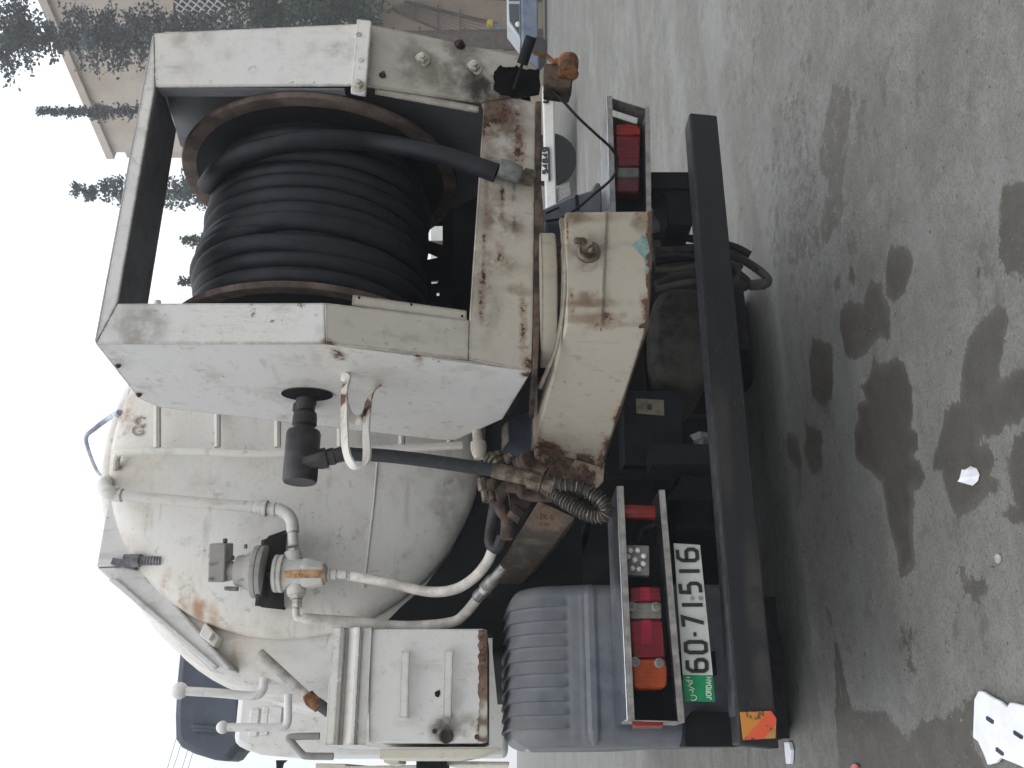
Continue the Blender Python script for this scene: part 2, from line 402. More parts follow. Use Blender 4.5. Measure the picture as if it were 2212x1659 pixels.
m_flange = plain('rusty flange steel', (.085, .060, .048), .8, var=.6, scale=12, bump=.3, spec=.25, dust=.3, dustcol=(.16, .13, .11))
m_rubber = plain('black hose rubber', (.0075, .009, .014), .62, var=.5, scale=16, bump=.2, spec=.28, dust=.45, dustcol=(.024, .026, .033))
m_black = plain('black steel', (.010, .011, .013), .75, var=.2, scale=9, spec=.12, dust=.3, dustcol=(.022, .021, .020))
m_swivel = plain('dark swivel steel', (.030, .028, .030), .55, metal=.2, var=.4, scale=18, dust=.25, dustcol=(.07, .066, .066))
m_grease = plain('greasy brass and steel', (.11, .085, .06), .45, metal=.4, var=.6, scale=30, bump=.35)
m_steel = plain('dull steel', (.22, .215, .205), .5, metal=.7, var=.3, scale=30)
m_chrome = plain('scuffed stainless steel', (.46, .48, .52), .30, metal=1.0, var=.18, scale=9, bump=.1)
m_lip = plain('dull light bar lip', (.26, .25, .235), .5, metal=.4, var=.3, scale=20)
m_guard = plain('blue grey mudguard plastic', (.088, .100, .124), .5, var=.22, scale=11, bump=.12, dust=.8, dustcol=(.135, .133, .130))
m_white = paint('painted white metal', (.62, .615, .60), .35, chips=.9, seed=19)
m_deflector = plain('dark blue roof deflector', (.045, .055, .078), .5, var=.2, scale=5, dust=.25, dustcol=(.10, .11, .13))
m_plate = plain('white number plate', (.43, .44, .41), .6, var=.10, scale=12, spec=.2)
m_ink = plain('black lettering', (.012, .012, .012), .6, var=.2)
m_green = plain('green plate end', (.0, .19, .07), .5, var=.15)
m_greenink = plain('pale green lettering', (.42, .55, .42), .6, var=.1)
m_plastic = plain('white plastic', (.72, .73, .78), .5, var=.06, bump=.06)
m_paper = plain('crumpled white paper', (.70, .70, .74), .8, var=.06)
m_stone = plain('pale pebble', (.17, .165, .15), .9, var=.4, scale=60)
m_sticker = plain('faded yellow sticker', (.22, .21, .15), .7, var=.3, scale=30)
m_rag = plain('grey rag', (.20, .20, .20), .95, var=.3, scale=40)
m_teal = plain('old teal paint', (.15, .225, .205), .7, var=.3, scale=30)
m_bluebox = plain('dark battery box', (.016, .018, .024), .7, var=.3, scale=8, spec=.15, dust=.2, dustcol=(.03, .03, .034))
m_oval = plain('dusty dark air tank', (.060, .057, .052), .9, var=.3, scale=16, spec=.12, dust=.5, dustcol=(.095, .088, .078))
m_greypole = plain('worn grey plastic pipe', (.34, .32, .29), .65, var=.3, scale=25, dust=.3)
m_tyre = plain('tyre rubber', (.012, .012, .013), .9, var=.3, scale=30, spec=.1)
m_orange = None
def lens(name, col, rough=.25):
    m = Mat(name)
    w = m.N.new('ShaderNodeTexWave'); w.wave_type = 'BANDS'; w.bands_direction = 'X'; w.inputs['Scale'].default_value = 22
    m.L.new(m.pos(), w.inputs['Vector'])
    n = m.noise(9, 3)
    c = m.mix(m.step(n, .3, .75), tuple(q * .55 for q in col), col)
    m.bump(w.outputs['Fac'], .45, .004)
    return m.out(c, rough, 0.0, .4)
m_red = lens('red lamp plastic', (.19, .006, .018))
m_amber = lens('amber lamp plastic', (.36, .055, .010))
m_clear = lens('clear lamp plastic', (.20, .19, .17))
m_redor = lens('orange red lamp plastic', (.26, .018, .012))
m_led = plain('led lens', (.6, .6, .6), .2, metal=.3)
m_ledbox = plain('grey led housing', (.13, .125, .12), .6)

def reflector_mat():
    m = Mat('striped red and orange reflector')
    sx = m.N.new('ShaderNodeSeparateXYZ'); m.L.new(m.pos(), sx.inputs[0])
    d = m.math('ADD', sx.outputs['X'], sx.outputs['Z'])
    n = m.noise(30, 3)
    d = m.math('ADD', d, m.math('MULTIPLY', n, .02))
    k = m.step(d, -.640, -.632)
    k2 = m.step(d, -.705, -.697)
    c = m.mix(k, (.62, .085, .03), (.50, .20, .03))
    c = m.mix(m.math('SUBTRACT', 1.0, k2), c, (.42, .22, .06))
    c = m.mix(m.step(m.noise(45, 4), .58, .66), c, (.12, .05, .03))
    return m.out(c, .5)
m_reflector = reflector_mat()

# ------------------------------------------------------------------ ground with damp patches
def gp(f, pts):
    return [tuple(at(*f(*p), Z=0.0)[:2]) for p in pts]
STAINS = [
 (1.0, gp(cS1, [(1040,440),(1090,452),(1160,450),(1210,520),(1190,650),(1150,780),(1070,840),(1010,800),(1000,620),(1015,520)])),
 (1.0, gp(cS1, [(870,720),(960,710),(1000,850),(1030,900),(1035,1140),(960,1120),(880,1200),(780,1300),(690,1270),(680,1180),(650,1050),(660,930),(720,850),(830,870)])),
 (1.0, gp(cS1, [(730,590),(765,600),(775,690),(755,740),(725,680)])),
 (.6, gp(cS1, [(640,620),(680,680),(670,780),(600,830),(575,740)])),
 (.7, gp(cS1, [(1700,510),(1750,560),(1755,640),(1720,720),(1650,690),(1670,580)])),
 (.6, gp(cS1, [(1490,830),(1540,790),(1575,830),(1540,870),(1490,865)])),
 (1.15, gp(cS1, [(910,1300),(960,1345),(1000,1350),(1030,1325),(1080,1290),(1130,1310),(1160,1400),(1200,1500),(1205,1659),(1200,1740),(1185,1800),(1240,1870),(1245,1960),(1195,2020),(1250,2080),(1300,2190),(1240,2250),(1190,2270),(1210,2360),(1195,2520),(1215,2820),(1200,2880),(1110,2920),(1100,2760),(1020,2470),(980,2220),(860,2110),(780,2020),(770,1850),(800,1750),(790,1640),(860,1600),(820,1500),(880,1450)])),
 (.85, gp(cS2, [(1590,-120),(1640,-330),(1720,-420),(1870,-560),(1930,-520),(1920,-320),(1870,-70),(1860,60),(2048,-60),(2400,-60),(2400,330),(2048,330),(1900,390),(1860,430),(1800,440),(1720,430),(1700,520),(1790,530),(1820,640),(1800,760),(1850,800),(1840,880),(1760,870),(1670,980),(1550,1060),(1480,930),(1450,800),(1430,700),(1360,720),(1370,590),(1410,520),(1440,280),(1480,210),(1560,180)])),
 (.85, gp(cS2, [(2400,380),(2048,400),(1980,480),(1930,650),(1970,900),(2000,1000),(1930,960),(1890,1040),(1950,1100),(2048,1150),(2400,1200)])),
 (.8, gp(cS1, [(1880,-20),(2400,-200),(2400,680),(2048,680),(1930,680),(1840,560),(1850,400),(1850,150)])),
 (.56, gp(cS0, [(600,580),(800,640),(760,800),(735,1000),(690,1400),(695,1620),(690,1650),(610,1780),(570,1880),(500,1840),(510,1620),(560,1400),(500,1300),(490,1200),(540,900)])),
 (.42, gp(cS0, [(300,560),(420,700),(400,1000),(470,1190),(500,1420),(480,1659),(560,1880),(420,2020),(150,2050),(100,1600),(60,1300),(150,900)])),
 (.62, gp(cI, [(440,1090),(430,500),(330,200),(300,80),(400,230),(480,560),(560,900),(600,1070),(640,1110),(850,1110),(930,1130),(980,1270),(1090,1350),(1160,1290),(1170,1160),(1280,1180),(1400,1150),(1560,1040),(1690,960),(1730,1050),(1690,1390),(1900,1800),(1900,2100),(400,2100),(470,1659),(440,1300)])),
 (.5, gp(cI, [(450,1090),(440,1650),(620,1650),(640,1100)])),
 (.9, gp(cS2, [(260,440),(330,450),(350,560),(370,690),(340,700),(260,600)])),
 (.7, gp(cS2, [(400,380),(500,380),(530,480),(520,720),(450,760),(400,600)])),
 (.9, gp(cS2, [(450,-300),(600,-260),(610,0),(600,180),(520,240),(450,150),(420,-100)])),
 (.55, gp(cS2, [(1540,1420),(1600,1430),(1640,1500),(1750,1480),(1800,1560),(1780,1700),(1640,1760),(1560,1560)])),
 (.5, gp(cI, [(980,340),(1140,360),(1160,600),(1200,860),(1080,920),(1040,640)])),
]
def ground_mesh():
    xs = np.concatenate([np.array([-120, -80, -40, -18, -9, -6, -4.5, -3.4, -2.9]), np.arange(-2.5, 2.3, .0125), np.array([2.6, 3.2, 4, 5, 6.5, 9, 14, 22, 40, 80, 120])])
    ys = np.concatenate([np.array([-120, -80, -40, -18, -9, -6, -4, -3, -2.3]), np.arange(-1.95, 1.95, .0125), np.array([2.2, 2.7, 3.4, 4.4, 6, 8, 11, 16, 24, 40, 80, 120])])
    nx, ny = len(xs), len(ys)
    XX, YY = np.meshgrid(xs, ys, indexing='ij')
    wet = np.zeros(XX.shape)
    for amp, poly in STAINS:
        P = np.array(poly); n = len(P)
        x0, x1, y0, y1 = P[:, 0].min() - .2, P[:, 0].max() + .2, P[:, 1].min() - .2, P[:, 1].max() + .2
        msk = (XX > x0) & (XX < x1) & (YY > y0) & (YY < y1)
        if not msk.any(): continue
        px, py = XX[msk], YY[msk]
        ins = np.zeros(px.shape, bool); dist = np.full(px.shape, 9.0)
        for i in range(n):
            ax, ay = P[i]; bx, by = P[(i + 1) % n]
            cond = (ay > py) != (by > py)
            with np.errstate(divide='ignore', invalid='ignore'):
                xi = (bx - ax) * (py - ay) / ((by - ay) if by != ay else 1e-9) + ax
            ins ^= cond & (px < xi)
            dx, dy = bx - ax, by - ay
            t = np.clip(((px - ax) * dx + (py - ay) * dy) / (dx * dx + dy * dy + 1e-12), 0, 1)
            dist = np.minimum(dist, np.hypot(px - ax - t * dx, py - ay - t * dy))
        sd_ = np.where(ins, dist, -dist)
        val = np.clip(.5 + sd_ / .07, 0, 1) * amp
        wet[msk] = np.maximum(wet[msk], val)
    zz = np.zeros(XX.shape)
    V = np.stack([XX, YY, zz], -1).reshape(-1, 3)
    idx = np.arange(nx * ny).reshape(nx, ny)
    Fq = np.stack([idx[:-1, :-1], idx[1:, :-1], idx[1:, 1:], idx[:-1, 1:]], -1).reshape(-1, 4)
    me = bpy.data.meshes.new('ground')
    me.vertices.add(len(V)); me.vertices.foreach_set('co', V.ravel())
    me.loops.add(Fq.size); me.loops.foreach_set('vertex_index', Fq.ravel().astype(np.int32))
    me.polygons.add(len(Fq)); me.polygons.foreach_set('loop_start', np.arange(0, Fq.size, 4, dtype=np.int32))
    me.update(calc_edges=True); me.validate()
    a = me.attributes.new('damp', 'FLOAT', 'POINT'); a.data.foreach_set('value', wet.ravel().astype(np.float32))
    return me
def ground_mat():
    m = Mat('stained concrete')
    at_ = m.N.new('ShaderNodeAttribute'); at_.attribute_name = 'damp'
    damp = at_.outputs['Fac']
    n0 = m.noise(.55, 4, .6, off=2); n1 = m.noise(3.1, 6, .65, off=4); n2 = m.noise(15, 6, .7, off=6); n3 = m.noise(70, 5, .7, off=8); n4 = m.noise(230, 3, .6, off=1)
    c = m.mix(m.step(n1, .3, .72), (.135, .136, .122), (.222, .221, .207))
    c = m.mix(m.math('MULTIPLY', m.step(n0, .42, .62), .6), c, (.135, .130, .118))
    c = m.mix(m.math('MULTIPLY', m.step(n2, .42, .66), .6), c, (.100, .102, .088))
    c = m.mix(m.math('MULTIPLY', m.step(n3, .44, .64), .6), c, (.085, .083, .072))
    sw = m.noise(1.3, 5, .6, stretch=(.45, 1.2, 1), off=12)
    c = m.mix(m.math('MULTIPLY', m.step(sw, .52, .68), .38), c, (.235, .235, .232))
    sw2 = m.noise(1.0, 5, .65, stretch=(.3, 1.3, 1), off=31)
    c = m.mix(m.math('MULTIPLY', m.step(sw2, .54, .66), .5), c, (.105, .10, .09))
    c = m.mix(m.math('MULTIPLY', m.step(n4, .48, .62), .32), c, (.28, .276, .262))
    oil = m.noise(4.5, 5, .7, off=51)
    c = m.mix(m.math('MULTIPLY', m.step(oil, .57, .68), .55), c, (.078, .072, .062))
    pit = m.step(m.noise(38, 2, .5, off=17), .70, .74)
    c = m.mix(m.math('MULTIPLY', pit, .7), c, (.055, .05, .044))
    pale = m.step(m.noise(85, 2, .5, off=23), .73, .76)
    c = m.mix(m.math('MULTIPLY', pale, .5), c, (.42, .42, .40))
    e = m.math('ADD', damp, m.math('MULTIPLY', m.math('SUBTRACT', n2, .5), 1.0))
    e = m.math('ADD', e, m.math('MULTIPLY', m.math('SUBTRACT', n1, .5), .7))
    e = m.math('ADD', e, m.math('MULTIPLY', m.step(n0, .52, .70), .22))
    e = m.math('ADD', e, m.math('MULTIPLY', m.math('SUBTRACT', n3, .5), .5))
    k = m.math('ADD', m.math('MULTIPLY', m.step(e, .43, .51), .74), m.math('MULTIPLY', m.step(e, .22, .85), .26))
    wetc = m.mix(m.step(n1, .35, .65), (.058, .051, .042), (.084, .076, .064))
    wetc = m.mix(m.math('MULTIPLY', m.step(n3, .5, .7), .35), wetc, (.04, .035, .03))
    wetc = m.mix(m.step(e, .75, 1.5), wetc, (.043, .037, .031))
    c = m.mix(m.math('MULTIPLY', k, .90), c, wetc)
    h = m.math('ADD', m.math('MULTIPLY', n3, .5), m.math('MULTIPLY', n4, .35))
    h = m.math('SUBTRACT', h, m.math('MULTIPLY', pit, .6))
    m.bump(h, .55, .008)
    return m.out(c, m.step(k, 0, 1, .92, .60), 0.0, .28)
go = bpy.data.objects.new('ground', ground_mesh()); COL.objects.link(go)
go.data.materials.append(ground_mat())
tag(go, kind='structure')

# ------------------------------------------------------------------ buildings, walls and trees behind
def wallmat(name, base, mortar=None, seed=0.0):
    m = Mat(name)
    n = m.noise(.5, 4, .6, off=seed); n1 = m.noise(4, 5, .6, off=seed + 2)
    c = m.mix(m.step(n, .35, .7), base, tuple(q * k for q, k in zip(base, (.82, .78, .74))))
    c = m.mix(m.math('MULTIPLY', m.step(n1, .5, .75), .3), c, tuple(q * .6 for q in base))
    m.bump(n1, .2, .02)
    return m.out(c, .9, 0, .2)
m_beige = wallmat('beige stone render', (.52, .455, .39), seed=1)
m_tan = wallmat('tan plaster', (.36, .285, .215), seed=4)
m_far = wallmat('white far house', (.66, .66, .65), seed=7)
m_glass = plain('dark window glass', (.03, .035, .045), .1, var=.1, bump=0)
m_brown = plain('brown rusty iron', (.075, .05, .038), .8, var=.3)
m_bark = plain('conifer bark', (.07, .05, .038), .95, var=.4, scale=6, bump=.5)

def leafmat(name, col, seed=0.0):
    m = Mat(name)
    n = m.noise(1.1, 3, .6, off=seed); n2 = m.noise(9, 3, .6, off=seed + 1)
    c = m.mix(m.step(n, .35, .68), tuple(q * .6 for q in col), tuple(q * 1.5 for q in col))
    c = m.mix(m.math('MULTIPLY', m.step(n2, .45, .7), .5), c, tuple(q * .7 for q in col))
    m.b.inputs['Transmission Weight'].default_value = 0
    return m.out(c, .7, 0, .25)
m_conifer = leafmat('haze tinted conifer needles', (.066, .084, .086))  # pale bluish haze is put into the needle colour
m_cypress = leafmat('dull green cypress', (.046, .062, .038), 3)
m_leaf = leafmat('dark green leaves', (.030, .055, .028), 6)

# beige block at the right, seen at a slant
bl = at(245, 329, D=46.0); br = at(105, 0, D=39.5)
wd = Vector((br.x - bl.x, br.y - bl.y, 0)).normalized()
wn_ = Vector((-wd.y, wd.x, 0))
if wn_.dot(Fv) < 0: wn_ = -wn_
L0 = Vector((bl.x, bl.y, 0)); L1 = Vector((br.x, br.y, 0)) + wd * 9
zt = bl.z
bt = thing('apartment_block', 'plain beige rendered block behind the conifers at the far right', 'building', L0)
build(MB().prism([L0, L1, L1 + wn_ * 9, L0 + wn_ * 9], (0, 0, zt)), 'wall', m_beige, bt)
build(MB().prism([L0 - wd * .25 - wn_ * .2 + Vector((0, 0, zt + .003)), L1 - wn_ * .2 + Vector((0, 0, zt + .003)), L1 + wn_ * 9 + Vector((0, 0, zt + .003)), L0 - wd * .25 + wn_ * 9 + Vector((0, 0, zt + .003))], (0, 0, .35)), 'parapet', m_beige, bt)
P2 = at(272, 338, D=46.5)
build(MB().prism([L0 - wd * .6 + wn_ * .3, L0 - wd * .003 + wn_ * .3, L0 - wd * .003 + wn_ * 3, L0 - wd * .6 + wn_ * 3], (0, 0, P2.z)), 'side_wing', m_beige, bt)
# window with a diamond lattice
wpl = (L0 - wn_ * .06, wn_)
q = [at(*p, plane=wpl) for p in ((372, 62), (497, 78), (497, -70), (372, -70))]
win = build(MB().prism(q, wn_ * .04), 'window', m_glass, bt)
lat = MB()
c0 = (q[0] + q[2]) / 2
hw = (q[3] - q[0]).length / 2; hh = abs(q[0].z - q[1].z) / 2
for k in range(-14, 15):
    for s in (-1, 1):
        a = None
        pts = []
        for t in np.linspace(-1, 1, 61):
            x = k * .36 + t * 3.2; z = s * t * 3.2
            if abs(x) <= hw and abs(z) <= hh: pts.append(c0 + wd * x + Vector((0, 0, z)) - wn_ * (.09 + .02 * s))
        if len(pts) > 2: lat.bar(pts[0], pts[-1], .05, .05)
build(lat, 'lattice', m_white, win)
fr = MB()
for i in range(4): fr.bar(q[i] - wn_ * .06, q[(i + 1) % 4] - wn_ * .06, .12, .12)
build(fr, 'frame', m_beige, win)

# lower tan wall in front with an iron grille
ta = at(1000, 360, D=38.5); tb = at(1000, -160, D=37.5)
td = Vector((tb.x - ta.x, tb.y - ta.y, 0)).normalized(); tn = Vector((-td.y, td.x, 0))
if tn.dot(Fv) < 0: tn = -tn
A0 = Vector((ta.x, ta.y, 0)); A1 = Vector((tb.x, tb.y, 0))
zw = at(800, 100, D=38.2).z
tw = thing('garden_wall', 'tan plastered wall below the dark green tree at the right edge', 'wall', A0)
build(MB().prism([A0, A1, A1 + tn * .4, A0 + tn * .4], (0, 0, zw)), 'wall', m_tan, tw)
build(MB().prism([A0 - tn * .05 + Vector((0, 0, zw + .003)), A1 - tn * .05 + Vector((0, 0, zw + .003)), A1 + tn * .45 + Vector((0, 0, zw + .003)), A0 + tn * .45 + Vector((0, 0, zw + .003))], (0, 0, .12)), 'coping', m_tan, tw)
gpl = (A0 - tn * .12, tn)
g = lambda zx, zy: at(*cJ(zx, zy), plane=gpl)
gr = thing('iron_grille', 'slanted brown iron grille leaning on the tan wall', 'grille', Vector((g(1100, 300).x, g(1100, 300).y, 0)))
build(MB().bar(g(165, 100), g(1130, 520), .06, .07), 'edge_rail', m_brown, gr)
build(MB().bar(g(330, 20), g(1450, 290), .10, .10), 'edge_rail', m_brown, gr)
thin = MB().tube([g(0, 0), g(.1, 0)], .001)
for i in range(7):
    t = (i + 1) / 8
    p0 = g(165 + (330 - 165) * t, 100 + (20 - 100) * t); p1 = g(1130 + (1450 - 1130) * t, 520 + (290 - 520) * t)
    build(MB().tube([p0, p1], .011, 6), 'thin_bar', m_brown, gr)
for x, y0, y1 in ((200, 60, 110), (460, 25, 235), (725, 55, 340), (985, 110, 455)):
    build(MB().bar(g(x, y0), g(x, y1), .045, .045), 'cross_bar', m_brown, gr)
# a few things dumped at the foot of the wall
jp = (A0 - tn * .8, tn)
j = lambda zx, zy: at(*cJ(zx, zy), plane=jp)
ch = thing('plastic_chair', 'pale green plastic chair beside the blue car', 'chair', Vector((j(1350, 420).x, j(1350, 420).y, 0)))
build(MB().prism([j(1270, 300), j(1480, 260), j(1500, 420), j(1290, 440)], tn * .06), 'backrest', m_teal, ch)
build(MB().prism([j(1290, 450), j(1480, 430), j(1490, 590), j(1300, 600)], tn * .25 + Vector((0, 0, .02))), 'seat', plain('pale green plastic', (.22, .24, .17), .6), ch)
for yy in (460, 585):
    p = j(1490, yy)
    build(MB().cyl(p, Vector((p.x, p.y, 0)), .03, .025, 8), 'leg', m_black, ch)
yc = j(1335, 275)
tag(build(MB().lathe([(.0, -.12), (.15, -.11), (.16, 0), (.15, .10), (.05, .13), (.0, .14)], yc, (0, 0, 1), 16), 'yellow_can', plain('yellow plastic', (.50, .36, .02), .5), loc=yc), 'small yellow can on the wall by the iron grille', 'can')

# far white house, seen only through the reel
hp = at(955, 505, D=70.0)
hb = Vector((hp.x, hp.y, 0))
far = thing('far_house', 'small white house far away seen through the gap under the hose coils', 'house', hb)
build(MB().prism([hb + Rv * -5, hb + Rv * 3, hb + Rv * 3 + F0 * 6, hb + Rv * -5 + F0 * 6], (0, 0, at(931, 505, D=70).z)), 'wall', m_far, far)
for k in range(5):
    for zz in (2.6, 4.6):
        w0 = hb + Rv * (-4.4 + k * 1.5) - F0 * .05 + Vector((0, 0, zz))
        build(MB().prism([w0, w0 + Rv * .7, w0 + Rv * .7 + Vector((0, 0, 1.1)), w0 + Vector((0, 0, 1.1))], F0 * .04), 'window', m_glass, far)

def conifer(name, label, base, H, R, mat, seed, prof, whorl=.42, droop=.15, dense=1.0, leaf=.16, lean=0.0, start=.12):
    """trunk with rings of limbs, each limb carrying sprays of leaf-sized faces"""
    rg = random.Random(seed)
    t = thing(name, label, 'tree', base, 'conifers behind the truck')
    base = Vector(base)
    tip = base + Rv * lean + Vector((0, 0, H))
    build(MB().tube([base, base.lerp(tip, .5) + Vector((rg.uniform(-.1, .1), 0, 0)), tip], [H * .014 + .06, H * .009 + .03, .012], 8), 'trunk', m_bark, t)
    lf = MB(); lm = MB()
    z = H * start
    while z < H * .995:
        f = z / H
        rad = R * prof(f)
        c = base.lerp(tip, f)
        nb = max(3, int(5 + rad * 2.2))
        for k in range(nb):
            an = rg.uniform(0, 2 * math.pi)
            ln = rad * rg.uniform(.55, 1.1)
            d = Vector((math.cos(an), math.sin(an), rg.uniform(-.05, .3) - droop))
            e = c + d * ln
            if ln > .15: lm.tube([c, c.lerp(e, .5) + Vector((0, 0, .03 * ln)), e], [.03 + ln * .01, .022, .010], 4, False)
            ns = int((9 + ln * 26) * dense)
            for q_ in range(ns):
                u = rg.random() ** .7
                p = c.lerp(e, u) + Vector((rg.gauss(0, .06 + .05 * ln), rg.gauss(0, .06 + .05 * ln), rg.gauss(0, .06 + .05 * ln)))
                v1 = Vector((rg.uniform(-1, 1), rg.uniform(-1, 1), rg.uniform(-.3, .9))).normalized() * leaf * rg.uniform(.4, 1.1)
                v2 = v1.cross(Vector((rg.uniform(-1, 1), rg.uniform(-1, 1), rg.uniform(-1, 1)))).normalized() * leaf * .32
                o = len(lf.v)
                lf.v += [p - v2 * .5, p + v1 * .5 - v2, p + v1, p + v1 * .5 + v2]
                lf.f.append((o, o + 1, o + 2, o + 3))
        z += whorl * rg.uniform(.7, 1.25) * (1.0 if rad > .3 else .6)
    tag(build(lm, 'limbs', m_bark, t, 0), kind='stuff')
    tag(build(lf, 'crown', mat, t, 0), kind='stuff')
    return t

def base_at(y, D):
    p = at(1000, y, D=D); return Vector((p.x, p.y, 0))
def gauss(f, c, w): return math.exp(-((f - c) / w) ** 2)
# big one at the right: a crown of three separate masses
D1 = 36.5; b1 = base_at(84, D1)
H1 = at(-120, 84, D=D1).z
def zf(x): return at(x, 84, D=D1).z / H1
pr1 = lambda f: .12 + .85 * gauss(f, zf(215), .058) + 1.0 * gauss(f, zf(40), .05) + .55 * gauss(f, zf(335), .035) + .6 * gauss(f, zf(470), .1) + .5 * gauss(f, zf(-60), .05)
conifer('conifer_tree', 'tall ragged conifer with separate crown masses in front of the beige block', b1, H1, 1.45, m_conifer, 3, pr1, .34, .1, 1.5, .20)
D2 = 41.0; b2 = base_at(243, D2); H2 = at(85, 240, D=D2).z
conifer('conifer_tree', 'slender conifer with a long bare tip, second from the right', b2, H2, 1.25, m_conifer, 5, lambda f: .05 + .5 * (1 - f) ** .5 * (1 if f < .90 else .3) if f < .97 else .06, .26, .1, 1.5, .16)
D3 = 40.0; b3 = base_at(413, D3); H3 = at(160, 413, D=D3).z
conifer('conifer_tree', 'dark conifer rising above the middle of the hose reel housing', b3, H3, 1.5, m_conifer, 8, lambda f: .16 + .9 * (1 - f) ** .6, .36, .05, 1.5, .19, 0, .3)
D4 = 34.0
conifer('conifer_tree', 'young conifer whose feathery tip shows above the middle of the hose coils', base_at(535, D4), at(395, 520, D=D4).z, .9, m_cypress, 11, lambda f: .1 + 1.1 * (1 - f) ** .8, .22, .0, 1.0, .15, .24, .62)
conifer('conifer_tree', 'young conifer whose thin tip shows above the left end of the hose coils', base_at(592, D4), at(383, 610, D=D4).z, .8, m_cypress, 13, lambda f: .06 + 1.1 * (1 - f), .22, -.1, .8, .15, -.29, .66)

# dense broadleaf tree at the right edge
def bushy(name, label, c, rx, rz, n, seed, cat='tree'):
    rg = random.Random(seed)
    base = Vector((c.x, c.y, 0))
    t = thing(name, label, cat, base)
    tr = MB().tube([base, base + Vector((.15, 0, c.z * .5)), c], [.22, .16, .06], 8)
    build(tr, 'trunk', m_bark, t)
    lf = MB()
    cl = [(c + Vector((rg.gauss(0, .55) * rx, rg.gauss(0, .5) * rx, rg.gauss(0, .5) * rz)), rg.uniform(.35, .8)) for _ in range(46)]
    for _ in range(n):
        cc, r = rg.choice(cl)
        d = Vector((rg.gauss(0, 1), rg.gauss(0, 1), rg.gauss(0, 1))).normalized() * r * rg.random() ** .4
        p = cc + d
        v1 = Vector((rg.uniform(-1, 1), rg.uniform(-1, 1), rg.uniform(-1, .6))).normalized() * rg.uniform(.12, .24)
        v2 = v1.cross(Vector((rg.uniform(-1, 1), rg.uniform(-1, 1), rg.uniform(-1, 1)))).normalized() * .07
        o = len(lf.v)
        lf.v += [p - v2 * .4, p + v1 * .5 - v2, p + v1, p + v1 * .5 + v2]
        lf.f.append((o, o + 1, o + 2, o + 3))
    tag(build(lf, 'crown', m_leaf, t, 0), kind='stuff')
bushy('broadleaf_tree', 'dense dark green tree above the tan wall at the right edge', at(650, -10, D=37.0), 1.9, 2.9, 14000, 21)

# haze added for lens glare: far things fade towards the sky colour
hz_m = bpy.data.materials.new('pale haze'); hz_m.use_nodes = True
hz_n = hz_m.node_tree.nodes; hz_n.clear()
hz_v = hz_n.new('ShaderNodeVolumePrincipled'); hz_v.inputs['Color'].default_value = (.95, .975, 1.0, 1); hz_v.inputs['Density'].default_value = HAZE
hz_o = hz_n.new('ShaderNodeOutputMaterial'); hz_m.node_tree.links.new(hz_v.outputs[0], hz_o.inputs['Volume'])
tag(build(MB().box(-130, 130, -130, 130, -1.0, 40), 'haze', hz_m, smooth=0), kind='stuff')

# ------------------------------------------------------------------ parked vehicles behind
def wheel_mb(c, ax, r, w):
    return MB().lathe([(r * .55, -w / 2), (r * .92, -w / 2), (r, -w * .36), (r, w * .36), (r * .92, w / 2), (r * .55, w / 2)], c, ax, 28), MB().lathe([(.02, -w * .2), (r * .3, -w * .25), (r * .54, -w * .42), (r * .54, w * .42), (r * .3, w * .25), (.02, w * .2)], c, ax, 20)
# white truck: only its rear bumper, number plate and a tyre show under the housing
DW = 19.4
wp = at(1247, 350, D=DW)
wc = Vector((wp.x, wp.y, 0))
wt = thing('white_truck', 'white truck parked behind with only bumper, plate and one tyre showing under the reel housing', 'truck', wc)
bmp = [at(*cK(*p), D=DW) for p in ((300, 1560), (415, 1520), (395, 900), (392, 600), (385, 330), (350, 240), (262, 240), (270, 600))]
build(MB().prism(bmp, F0 * .35), 'bumper', m_white, wt, bevel=.03)
wl_, wr_ = at(1180, 470, D=DW), at(1180, 200, D=DW)
body0 = Vector((wl_.x, wl_.y, .95)); body1 = Vector((wr_.x, wr_.y, .95))
build(MB().prism([body0 + F0 * .12, body1 + F0 * .12, body1 + F0 * 6, body0 + F0 * 6], (0, 0, 1.6)), 'body', m_white, wt, bevel=.1)
dt_ = (body1 - body0).normalized(); bw = (body1 - body0).length
def wq(a, b, z0, z1): return [body0 + F0 * .10 + dt_ * bw * a + Vector((0, 0, z0)), body0 + F0 * .10 + dt_ * bw * b + Vector((0, 0, z0)), body0 + F0 * .10 + dt_ * bw * b + Vector((0, 0, z1)), body0 + F0 * .10 + dt_ * bw * a + Vector((0, 0, z1))]
build(MB().prism(wq(.12, .88, .75, 1.35), F0 * .03), 'rear_window', m_glass, wt, bevel=.01)
for a, b in ((.02, .09), (.91, .98)): build(MB().prism(wq(a, b, .15, .6), F0 * .03), 'tail_lamp', m_red, wt, bevel=.01)
skirt = [at(*cK(*p), D=DW + .05) for p in ((415, 1320), (540, 1260), (560, 1390), (430, 1470))]
build(MB().prism(skirt, F0 * .5), 'mudflap', m_lip, wt)
ty = at(*cK(400, 1030), D=DW + .5)
tw_, rm_ = wheel_mb(Vector((ty.x, ty.y, .52)), Fv, .53, .3)
wo = build(tw_, 'tyre', m_tyre, wt); build(rm_, 'rim', m_lip, wo)
tcast = MB()
npq = [at(*cK(*p), D=DW - .03) for p in ((248, 1245), (325, 1248), (318, 905), (262, 905))]
pl = build(MB().prism(npq, F0 * .03), 'number_plate', plain('clean white number plate', (.72, .72, .72), .5, var=.05), wt)
fr = MB()
for i in (1,): fr.prism([at(*cK(*p), D=DW - .05) for p in ((325, 1248), (345, 1250), (338, 900), (318, 900))], F0 * .04)
fr.prism([at(*cK(*p), D=DW - .05) for p in ((318, 905), (338, 905), (330, 890), (258, 890), (260, 905))], F0 * .04)
build(fr, 'plate_frame', m_ink, pl)

